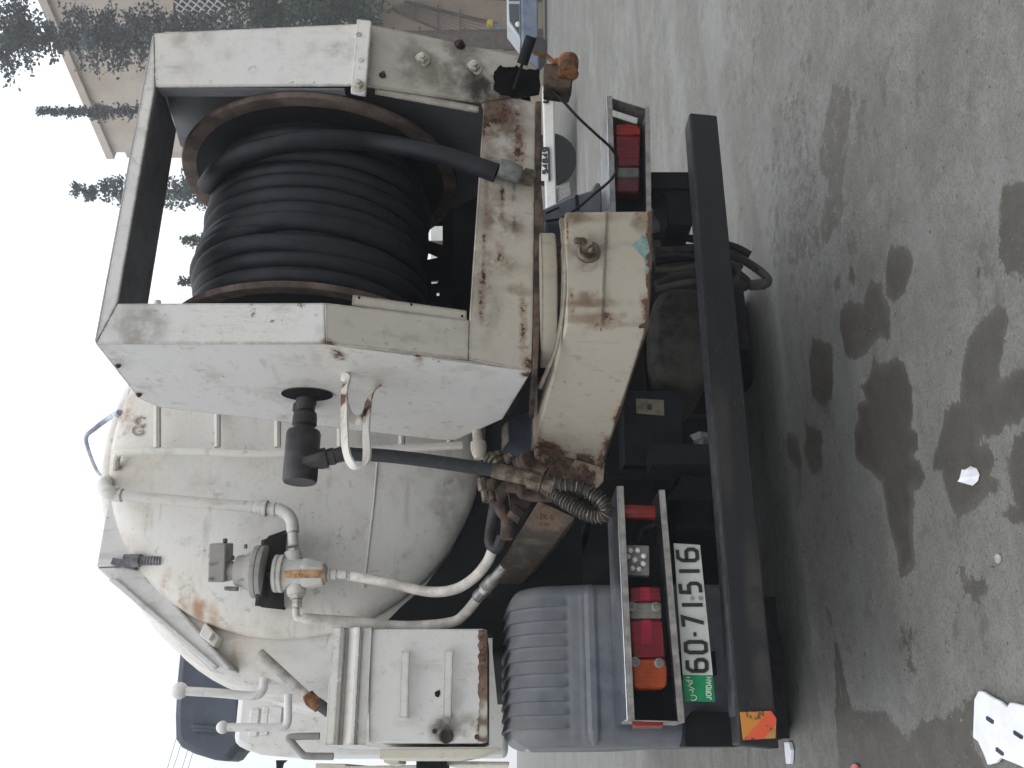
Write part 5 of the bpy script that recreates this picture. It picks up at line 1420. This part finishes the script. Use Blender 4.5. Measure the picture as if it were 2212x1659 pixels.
# lower layer visible in the gaps
pts = []
for i in range(int(turns * NS) + 1):
    t = i / NS; a = 2 * math.pi * t
    pts.append(Vector((x0 + .03 + (XRt - .05 - x0 - .03) * (t / turns), RC.y + .372 * math.sin(a), RC.z + .372 * math.cos(a))))
build(MB().tube(pts, hr, 10), 'inner_coils', m_rubber, RL, 60)
# two loose turns lying across the others
pts = []
for i in range(int(1.9 * NS)):
    t = i / NS; a = 2 * math.pi * t + 2.2
    pts.append(Vector((x0 + (x1 - x0) * (.46 - .13 * t) + .02 * math.sin(a * 1.7), RC.y + (.412 + .010 * math.sin(a * 2.3)) * math.sin(a), RC.z + (.412 + .008 * math.sin(a * 1.3)) * math.cos(a))))
build(MB().tube(pts, hr, 12), 'loose_turns', m_rubber, RL, 60)
# free end of the hose, hanging over the sill
Yh = lambda x, y, r: None
def oncoil(px_, py_, r):
    """nearest point of the cylinder of radius r round the reel axle seen at this pixel"""
    d = at(px_, py_, D=1) - CAM
    oy, oz = CAM.y - RC.y, CAM.z - RC.z
    A = d.y ** 2 + d.z ** 2; Bq = 2 * (oy * d.y + oz * d.z); Cq = oy ** 2 + oz ** 2 - r * r
    disc = Bq * Bq - 4 * A * Cq
    t = (-Bq - math.sqrt(disc)) / (2 * A) if disc > 0 else -Bq / (2 * A)
    return CAM + d * t
rend = .47
fe_px = [(446, 400), (470, 368), (510, 340), (560, 322), (640, 306), (720, 301), (800, 306), (880, 319), (960, 337), (1020, 356), (1072, 374)]
fe = []
dC = lambda p: (oncoil(p[0], p[1], .462) - CAM).dot(Fv)
dE = (L_(1072, 374) + n_ * .035 - CAM).dot(Fv)
for p in fe_px:
    w_ = min(1, max(0, (p[0] - 700) / 372)); w_ = w_ * w_ * (3 - 2 * w_)
    fe.append(at(p[0], p[1], D=dC((min(p[0], 800), p[1])) * (1 - w_) + dE * w_))
fe[0] = oncoil(446, 400, .44)
build(MB().tube(smooth_path(fe, 8), hr, 12), 'hose_end', m_rubber, RL, 60)
q0, q1, q2 = L_(1070, 373) + n_ * .034, L_(1116, 389) + n_ * .034, L_(1145, 396) + n_ * .033
cp = build(MB().lathe([(.033, 0), (.034, .004), (.034, (q1 - q0).length - .006), (.031, (q1 - q0).length)], q0, q1 - q0, 18), 'coupling_sleeve', plain('grey crimped sleeve', (.20, .21, .20), .6, metal=.3, var=.3), RL)
build(MB().lathe([(.021, 0), (.021, .012), (.030, .014), (.030, (q2 - q1).length)], q1, q2 - q1, 6), 'brass_nut', m_grease, cp)

# swivel joint at the left of the reel, feed hose and its support hook
ce = at(662, 853, X=XS)
hol = MB()
hp_ = []
for i in range(28):
    a = 2 * math.pi * i / 28
    hp_.append(at(663 + 56 * math.cos(a), 853 + 13.5 * math.sin(a) + 2.5 * math.cos(a), X=XS - .002))
hol.prism(hp_, (.0015, 0, 0))
build(hol, 'shaft_opening', plain('dark shaft opening', (.012, .012, .014), .9, spec=.05), side)
s0 = at(662, 862, X=XS + .0); ks = pxm(s0)
s1 = at(640, 1042, X=XS - .50)
axd = Vector((-1, 0, 0))
sx = lambda y: (at(645, y, Y=s0.y).x, )[0]
S = lambda y: Vector((at(640, y, Y=s0.y).x, s0.y, s0.z))
dl = lambda y: (XS - at(640, y, Y=s0.y).x)
sw = MB().lathe([(.036, -.01), (.036, dl(872)), (.030, dl(880)), (.030, dl(888)), (.040, dl(893)), (.043, dl(905)), (.043, dl(918)), (.034, dl(922)), (.034, dl(928)), (.056, dl(932)), (.060, dl(938)), (.060, dl(1036)), (.056, dl(1042)), (.0, dl(1042))], s0, axd, 32)
swv = build(sw, 'swivel_joint', m_swivel, RL, 40)
el0 = S(985)
def FH(x, y, X): return at(x, y, X=X)
XE = S(988).x
fit = MB()
f0, f1 = at(655, 1000, Y=s0.y - .03), at(754, 978, Y=s0.y - .03)
Lf = (f1 - f0).length
fit.lathe([(.030, 0), (.031, Lf * .30), (.034, Lf * .33), (.034, Lf * .36), (.036, Lf * .38), (.036, Lf * .52), (.028, Lf * .53), (.030, Lf * .58), (.030, Lf * .68), (.026, Lf * .70), (.026, Lf)], f0, f1 - f0, 8)
build(fit, 'swivel_fitting', m_swivel, swv)
Yq = s0.y - .03
m_feed = plain('dusty feed hose rubber', (.022, .023, .027), .6, var=.3, scale=40, bump=.08, spec=.25, dust=.25, dustcol=(.045, .045, .048))
build(MB().tube(smooth_path([f1 - (f1 - f0) * .05, at(772, 982, Y=Yq), at(812, 983, Y=Yq), at(867, 988, Y=Yq), at(953, 999, Y=Yq), at(1067, 1016, Y=Yq)], 8), .0235, 14), 'feed_hose', m_feed, RL, 60)
sl = MB().tube([at(1064, 1015, Y=Yq), at(1082, 1019, Y=Yq), at(1130, 1030, Y=Yq)], [.0265, .028, .0275], 14)
sl.lathe([(.026, 0), (.026, .02), (.034, .022), (.034, .065), (.024, .07), (.026, .11)], at(1130, 1030, Y=Yq), at(1170, 1043, Y=Yq) - at(1130, 1030, Y=Yq), 8)
build(sl, 'feed_coupling', m_grease, RL)
m_hook = paint('rust and white hook', (.55, .52, .48), .5, rust=[(at(740, 870, X=-.28), (.05, .4, .07), .95), (at(820, 860, X=-.25), (.05, .4, .06), .95), (at(735, 960, X=-.4), (.05, .3, .04), .8), (at(790, 880, X=-.3), (.09, .3, .05), .9), (at(770, 985, X=-.4), (.05, .3, .05), .8), (at(800, 940, X=-.35), (.03, .3, .05), .8), (at(740, 830, X=-.22), (.03, .3, .04), .8), (at(770, 880, X=-.25), (.08, .3, .05), .75), (at(800, 900, X=-.3), (.06, .3, .06), .8)], chips=1.4, seed=14)
A_ = lambda zx, zy, X: at(*cC(zx, zy), X=X)
hook_pts = [A_(450, -5, XS), A_(490, 20, XS - .02), A_(472, 100, XS - .07), A_(470, 230, XS - .14), A_(470, 380, XS - .22), A_(478, 520, XS - .30), A_(500, 620, XS - .345), A_(545, 678, XS - .37), A_(600, 682, XS - .37), A_(632, 650, XS - .355), A_(640, 560, XS - .30), A_(635, 440, XS - .23), A_(640, 320, XS - .17), A_(650, 200, XS - .10), A_(672, 120, XS - .05), A_(712, 82, XS)]
hk = MB()
def strap(mb, path, w, th, wd):
    vs = []
    for i, p in enumerate(path):
        t = (path[min(i + 1, len(path) - 1)] - path[max(i - 1, 0)]).normalized()
        a = (wd - t * wd.dot(t)).normalized(); b = t.cross(a)
        vs += [p + a * w * i_ + b * th * j_ for i_, j_ in ((-.5, -.5), (.5, -.5), (.5, .5), (-.5, .5))]
    n = len(path)
    mb.add(vs, [(i * 4 + a, i * 4 + (a + 1) % 4, (i + 1) * 4 + (a + 1) % 4, (i + 1) * 4 + a) for i in range(n - 1) for a in range(4)] + [(3, 2, 1, 0), tuple((n - 1) * 4 + a for a in range(4))])
hpath = smooth_path(hook_pts, 6)
strap(hk, hpath, .033, .007, Vector((0, .75, .65)))
strap(hk, smooth_path([A_(470, 215, XS - .13), A_(500, 290, XS - .15), A_(555, 330, XS - .16), A_(600, 322, XS - .16), A_(642, 250, XS - .13)], 6), .03, .006, Vector((-.8, .5, .3)))
build(hk, 'support_hook', m_hook, RL)
# drain spigot under the side wall
dp = MB().lathe([(.020, 0), (.020, .05), (.030, .052), (.032, .075), (.028, .10), (.022, .115), (.02, .12)], at(*cC(1470, 400), X=XS + .01), Vector((-1, 0, -.1)), 12)
build(dp, 'drain_spigot', m_bolt, RL)

# turntable between housing and arm
TC = at(1200, 650, Y=-.31); TC.z = 0
tt = MB().lathe([(.16, 1.276), (.232, 1.277), (.235, 1.282), (.235, 1.328), (.15, 1.33)], TC, (0, 0, 1), 64)
turntable = build(tt, 'turntable', m_arm, RL, 40)
build(MB().lathe([(.16, 1.24), (.20, 1.241), (.20, 1.275), (.16, 1.276)], TC, (0, 0, 1), 64), 'turntable_gap', m_rustdark, turntable, 40)  # recessed ring, coloured dark to stand for the shaded gap under the cylinder
build(MB().lathe([(.10, 1.228), (.283, 1.229), (.288, 1.234), (.288, 1.243), (.283, 1.246), (.10, 1.247)], TC, (0, 0, 1), 64), 'turntable_base', m_arm, turntable, 40)
rimp = smooth_path([at(1213, 470, Y=-.56), at(1219, 520, Y=-.59), at(1219, 600, Y=-.60), at(1215, 670, Y=-.59), at(1203, 740, Y=-.52), at(1186, 790, Y=-.42), at(1167, 834, Y=-.30)], 8)
rimb = MB()
for q_a, q_b in zip(rimp[:-1], rimp[1:]): pass
n_r = len(rimp)
rimb.add([p + Vector((0, dy, dz)) for p in rimp for dy, dz in ((0, .007), (0, -.007), (.03, -.007), (.03, .007))],
         [(i * 4 + a, i * 4 + (a + 1) % 4, (i + 1) * 4 + (a + 1) % 4, (i + 1) * 4 + a) for i in range(n_r - 1) for a in range(4)] + [(0, 1, 2, 3), tuple((n_r - 1) * 4 + a for a in (3, 2, 1, 0))])
build(rimb, 'turntable_rim', m_arm, turntable, 40)
# swing arm: two box facets
aK, aR = at(1220, 700, Y=-.60), at(1222, 457, Y=-.60)
ztop, zbot = 1.238, .985
def vtop(x, y): return Vector((x, y, ztop))
PL_, PK, PR = Vector((-.290, .20, 0)), Vector((aK.x, -.60, 0)), Vector((aR.x, -.60, 0))
zLt, zLb = 1.335, 1.055
depth = .46
arm = MB()
# front facet (right part), slightly taller at its middle where a seam runs
arm.prism([at(1222, 702, Y=-.6), at(1220, 457, Y=-.6), at(1408, 455, Y=-.6), at(1409, 560, Y=-.6), at(1406, 640, Y=-.6), at(1400, 702, Y=-.6)], (0, depth, 0))
a_root = build(arm, 'swing_arm', m_arm, RL, bevel=.008)
af = MB()
p1, p2, p3, p4 = at(1222, 702.5, Y=-.6), at(1400, 702.5, Y=-.6), at(1300, 1012, Y=.2), at(1152, 968, Y=.2)
dr = (Vector((p4.x - p1.x, p4.y - p1.y, 0))).normalized(); an_ = Vector((dr.y, -dr.x, 0))
if an_.dot(CAM - p1) > 0: an_ = -an_
af.prism([p1, p2, p3, p4], an_ * .34)
build(af, 'rear_arm', m_arm, a_root, bevel=.008)
ft_ = MB()
ft_.bar(at(1310, 457, Y=-.603), at(1298, 715, Y=-.603), .006, .006)
build(ft_, 'weld_seam', m_arm, a_root)
apl = (p1, an_)
V_ = lambda x, y, l=0.0: at(x, y, plane=apl) - an_ * l
cr = MB()
cr.prism([V_(1272, 808, .0012), V_(1276, 809, .0012), V_(1248, 912, .0012), V_(1243, 914, .0012)], an_ * .001)
cr.prism([V_(1242, 905, .0012), V_(1249, 903, .0012), V_(1247, 916, .0012), V_(1239, 915, .0012)], an_ * .001)
for x, y in ((1342, 742), (1328, 792), (1389, 948)):
    p = V_(x, y, .0012)
    cr.lathe([(.009, 0), (.0, .0005)], p, an_, 12)
p = V_(1268, 960, .0012)
build(cr, 'slot_marks', m_black, a_root)
def ragged(p0, p1, lo, hi, n, fn, rg):
    out = [fn(*p1), fn(*p0)]
    for i in range(n + 1):
        t = i / n; d = rg.uniform(lo, hi) * (1 + .5 * math.sin(i * .9))
        x = p0[0] + (p1[0] - p0[0]) * t; y = p0[1] + (p1[1] - p0[1]) * t
        dx, dy = p1[0] - p0[0], p1[1] - p0[1]; L = math.hypot(dx, dy)
        out.append(fn(x - abs(dy) / L * d, y - abs(dx) / L * d))
    return out
rg = random.Random(6)
m_edge = paint('rust eaten arm edge', (.075, .045, .030), .6, grime=(.03, .02, .015), smudge=[(at(1350, 880, Y=-.1), .3, .5, (.24, .19, .14))], chips=1.2, yellow=0, seed=43)
build(MB().prism(ragged((1401, 703), (1301, 1012), 5, 17, 44, lambda x, y: V_(x, y, .0013), rg), an_ * .001), 'rusted_edge', m_edge, a_root, 0)
build(MB().prism(ragged((1408, 456), (1401, 702), 3, 10, 36, lambda x, y: at(x, y, Y=-.6013), rg), (0, .001, 0)), 'rusted_edge', m_edge, a_root, 0)
tl_ = MB()
rg = random.Random(12)
def tpatch(pts, l):
    tl_.prism([at(x + rg.uniform(-2, 2), y + rg.uniform(-2, 2), Y=-.6) + Vector((0, -l, 0)) for x, y in pts], (0, .0008, 0))
tpatch(((1382, 548), (1372, 538), (1366, 530), (1372, 522), (1382, 515), (1386, 505), (1397, 512), (1403, 530), (1405, 545), (1400, 556), (1405, 575), (1402, 595), (1396, 590), (1394, 565)), .0012)
build(tl_, 'teal_patch', m_teal, a_root, 0)
# greasy fitting on the arm
gq = at(1270, 545, Y=-.6)
gf = MB().lathe([(.040, 0), (.040, .006), (.030, .012), (.028, .022)], gq, (0, -1, 0), 20)
gf.hexnut(gq + Vector((0, -.02, 0)), (.2, -1, .3), .020, .03)
gf.tube([gq + Vector((0, -.03, .005)), gq + Vector((.015, -.05, .02)), gq + Vector((.01, -.055, .045))], .012, 8)
gf.ball(gq + Vector((-.01, -.035, -.008)), .014, 10)
build(gf, 'grease_fitting', m_grease, a_root)
# torn rusty pivot end of the arm, and the inclined strut to the chassis
G = lambda zx, zy, Y: at(*cM(zx, zy), Y=Y)
pv = MB()
pv.prism([G(745, 490, .2), G(870, 460, .2), G(1340, 540, .2), (G(1580, 640, .2)), G(1560, 860, .2), G(1450, 985, .2), G(1180, 930, .2), G(880, 780, .2), G(760, 620, .2)], (0, .02, 0))
build(pv, 'torn_end', paint('rusted torn arm end', (.36, .32, .26), .5, rust=[(G(1000, 640, .2), .16, 1.0), (G(1300, 820, .2), .14, 1.0), (G(1500, 700, .2), .07, .75), (G(850, 560, .2), .1, 1.0)], smudge=[(G(1100, 650, .2), .1, .8, (.06, .045, .035))], chips=1.0, seed=33), a_root, bevel=.002)
stt = MB()
Gs = lambda zx, zy: G(zx, zy, .36 + max(0, zy - 1285) / 900 * .45)
stt.prism([Gs(800, 1090), Gs(1230, 1285), Gs(950, 1659), Gs(520, 2180), Gs(120, 2180), Gs(450, 1659)], (0, .12, 0))
build(stt, 'inclined_strut', paint('worn brown strut', (.075, .060, .05), .7, rust=[(G(900, 1300, .36), .2, .7), (G(600, 1600, .36), .2, .7)], chips=1.2, yellow=.1, seed=37), TR, bevel=.006)
# pivot fittings
pf = MB()
pf.lathe([(.030, 0), (.036, .008), (.036, .02), (.032, .024), (.036, .03), (.034, .045), (.02, .05)], G(600, 660, .10), G(700, 600, .06) - G(600, 660, .10), 14)
pf.tube(smooth_path([G(520, 640, .12), G(640, 610, .1), G(780, 680, .1), G(880, 760, .1)], 5), .022, 12)
pf.tube(smooth_path([G(640, 920, .16), G(590, 930, .16), G(420, 940, .18), G(350, 1040, .2), G(350, 1180, .22), G(420, 1280, .24), G(430, 1400, .25), G(420, 1540, .25)], 6), .024, 12)
pf.tube(smooth_path([G(560, 860, .14), G(580, 960, .15), G(640, 1030, .16), G(800, 1045, .16), G(1000, 1050, .2)], 6), .020, 10)
pf.prism([G(440, 960, .22), G(640, 1000, .22), G(700, 1110, .22), (G(640, 1200, .22)), G(480, 1190, .22)], (0, .08, 0))
pf.hexnut(G(480, 1200, .20), G(600, 1290, .20) - G(480, 1200, .20), .03, .05)
build(pf, 'pivot_fittings', m_rustdark, RL, 50)
for x0, y0, x1, y1, r in ((130, 830, 190, 1100, .018), (230, 850, 250, 1110, .02), (190, 560, 250, 620, .02), (270, 540, 330, 640, .026), (400, 620, 470, 560, .016)):
    a_, b_ = G(x0, y0, .12), G(x1, y1, .12)
    build(MB().lathe([(r, 0), (r * 1.25, (b_ - a_).length * .2), (r * 1.25, (b_ - a_).length * .5), (r * .8, (b_ - a_).length * .55), (r, (b_ - a_).length)], a_, b_ - a_, 8), 'pipe_union', m_grease, RL)
build(MB().prism([G(395, 180, .34), G(720, 30, .34), (G(710, 480, .34)), G(560, 560, .34), G(350, 540, .34)], (0, .03, 0)), 'pivot_plate', plain('dark blue plate', (.05, .06, .085), .6, var=.3), TR)
build(MB().prism([G(365, 230, .30), G(440, 150, .30), G(450, 380, .30), G(360, 520, .30)], (0, .02, 0)).prism([G(722, -130, .26), G(800, -200, .26), G(850, 300, .26), G(800, 470, .26), G(712, 490, .26)], (0, .015, 0)), 'pivot_bracket', m_arm, RL)
# spring guarded hoses
m_wire = plain('grimy spring wire', (.12, .105, .085), .5, metal=.5, var=.6, scale=40)
spA = smooth_path([G(830, 870, .08), G(960, 870, .06), G(1100, 900, .05), G(1280, 930, .04), G(1430, 1010, .03), G(1550, 1110, .02), G(1600, 1200, .02), G(1560, 1260, .03), G(1480, 1270, .04), G(1360, 1240, .05), G(1200, 1150, .07), G(1060, 1060, .09), G(950, 980, .11), G(880, 920, .13)], 14)
build(MB().tube(spA, .023, 10), 'guarded_hose', plain('grimy hose rubber', (.030, .026, .021), .7, var=.5, scale=30, dust=.3, dustcol=(.06, .05, .04)), RL, 60)
def helix(path, R, pitch, r):
    out = []; an = 0.0
    t0 = (path[1] - path[0]).normalized(); a = t0.orthogonal().normalized(); prev = t0
    for i in range(len(path) - 1):
        t = (path[i + 1] - path[i]); L = t.length; t = t.normalized()
        a = prev.rotation_difference(t) @ a; a = (a - t * a.dot(t)).normalized(); b = t.cross(a); prev = t
        m = max(1, int(L / pitch * 10))
        for q_ in range(m):
            p = path[i].lerp(path[i + 1], q_ / m); an += 2 * math.pi * (L / m) / pitch
            out.append(p + (a * math.cos(an) + b * math.sin(an)) * R)
    return out
build(MB().tube(helix(spA[:52], .030, .021, .003), .0026, 4), 'guard_spring', m_wire, RL, 60)
build(MB().tube(helix(spA[52:], .028, .0125, .003), .0026, 4), 'guard_spring', m_wire, RL, 60)
# grey rag caught on the chassis
rgm = MB()
rgp = [at(*cQ(*p), Y=.33) for p in ((830, 785), (900, 770), (990, 760), (1035, 800), (1000, 870), (940, 930), (880, 900), (850, 850))]
cen = sum(rgp, Vector()) / len(rgp)
rgm.add([cen + Vector((0, -.03, 0))] + [p + Vector((0, .015 * (-1) ** i, 0)) for i, p in enumerate(rgp)] + [cen + Vector((0, .03, 0))],
        [(0, i + 1, (i + 1) % 8 + 1) for i in range(8)] + [(9, (i + 1) % 8 + 1, i + 1) for i in range(8)])
rgo = build(rgm, 'rag', m_rag, loc=cen)
tag(rgo, 'crumpled grey rag caught under the truck behind the battery box', 'rag')

# ------------------------------------------------------------------ litter on the ground
def ground_poly(f, pts, z=.004): return [at(*f(*p), Z=z) for p in pts]
bd = MB()
outline = ground_poly(cI, ((1750, 978), (1790, 985), (1850, 1025), (1940, 1070), (2000, 1122), (2028, 1080), (2070, 1085), (2120, 1100), (2420, 1180), (2700, 1500), (2600, 1900), (2120, 1640), (1940, 1568), (1905, 1612), (1830, 1632), (1805, 1560), (1780, 1500), (1745, 1425), (1700, 1390), (1712, 1050)), .006)
bdc = outline[0]
bm_o = MB().prism(outline, (0, 0, .012))
bo = build(bm_o, 'plastic_board', m_plastic, loc=Vector((bdc.x, bdc.y, 0)), bevel=.003)
tag(bo, 'large broken white plastic board with three dark slots at the lower left corner', 'plastic board')
for pts in (((1785, 1205), (1800, 1200), (1855, 1240), (1852, 1270), (1838, 1268), (1788, 1235)), ((2025, 1330), (2040, 1328), (2112, 1375), (2110, 1402), (2095, 1405), (2030, 1362)), ((1870, 1480), (1885, 1476), (1942, 1525), (1942, 1550), (1925, 1550), (1872, 1510))):
    s_ = build(MB().prism(ground_poly(cI, pts, .0185), (0, 0, .0012)), 'slot', plain('dark slot', (.03, .035, .06), .8), bo)
fm = MB().prism(ground_poly(cI, ((30, 1432), (72, 1428), (90, 1500), (84, 1600), (78, 1622), (48, 1622), (40, 1540)), .004), (0, 0, .02))
fo = build(fm, 'foam_strip', m_plastic, loc=Vector((fm.v[0].x, fm.v[0].y, 0)), bevel=.003)
tag(fo, 'short white foam strip on the concrete left of the truck', 'foam strip')
pc = at(*cS2(1652, 755), Z=.0)
cr_ = MB()
rg = random.Random(31)
ringp = ground_poly(cS2, ((1595, 760), (1610, 700), (1645, 677), (1690, 695), (1712, 740), (1700, 790), (1660, 825), (1615, 800)), .003)
cr_.add(ringp + [p + Vector((rg.uniform(-.008, .008), rg.uniform(-.008, .008), rg.uniform(.018, .035))) + (pc - p) * .25 for p in ringp] + [pc + Vector((0, .01, .030))],
        [(i, (i + 1) % 8, (i + 1) % 8 + 8, i + 8) for i in range(8)] + [(16, i + 8, (i + 1) % 8 + 8) for i in range(8)] + [tuple(range(7, -1, -1))])
co = build(cr_, 'crumpled_paper', m_paper, smooth=0, loc=pc)
tag(co, 'crumpled white paper lying in the damp patch behind the truck', 'paper')
rp = at(*cS2(1866, 1376), Z=.0)
ro2 = build(MB().lathe([(.0055, .001), (.013, 0.001), (.0145, .005), (.013, .010), (.009, .012), (.0055, .010)], rp, (0, 0, 1), 24), 'plastic_ring', plain('dirty ring', (.36, .35, .32), .7), loc=rp)
tag(ro2, 'small white plastic ring on dry concrete near the picture edge', 'ring')
red = at(*cI(640, 1645), Z=.0)
rdo = build(MB().prism(ground_poly(cI, ((605, 1640), (630, 1622), (655, 1628), (668, 1655), (640, 1690), (600, 1680)), .004), (0, 0, .008)), 'red_scrap', plain('pink red plastic scrap', (.45, .12, .12), .6), loc=red)
tag(rdo, 'small pinkish red plastic scrap at the lower left edge', 'scrap')
# fine grit and pebbles: one mass
peb = MB()
rg = random.Random(77)
spots = [at(*cS0(1200, 480), Z=0), at(*cS0(1350, 300), Z=0), at(*cS1(1900, 600), Z=0), at(*cS2(1750, 1700), Z=0), at(*cI(1200, 500), Z=0), at(*cI(1500, 1450), Z=0)]
for i in range(700):
    if i < 520:
        c = rg.choice(spots); p = c + Vector((rg.gauss(0, .14), rg.gauss(0, .12), 0))
    else:
        p = Vector((rg.uniform(-2.2, 2.2), rg.uniform(-1.7, 1.6), 0))
    r = rg.uniform(.0015, .0036) if rg.random() < .96 else rg.uniform(.004, .007)
    o = len(peb.v)
    q_ = [(r * rg.uniform(.7, 1.3), 0, 0), (0, r * rg.uniform(.7, 1.3), 0), (-r * rg.uniform(.7, 1.3), 0, 0), (0, -r * rg.uniform(.7, 1.3), 0), (0, 0, r * rg.uniform(.6, 1.0))]
    peb.v += [p + Vector(v) for v in q_]
    peb.f += [(o, o + 1, o + 4), (o + 1, o + 2, o + 4), (o + 2, o + 3, o + 4), (o + 3, o, o + 4)]
po_ = build(peb, 'pebbles', m_stone, smooth=0)
tag(po_, kind='stuff')
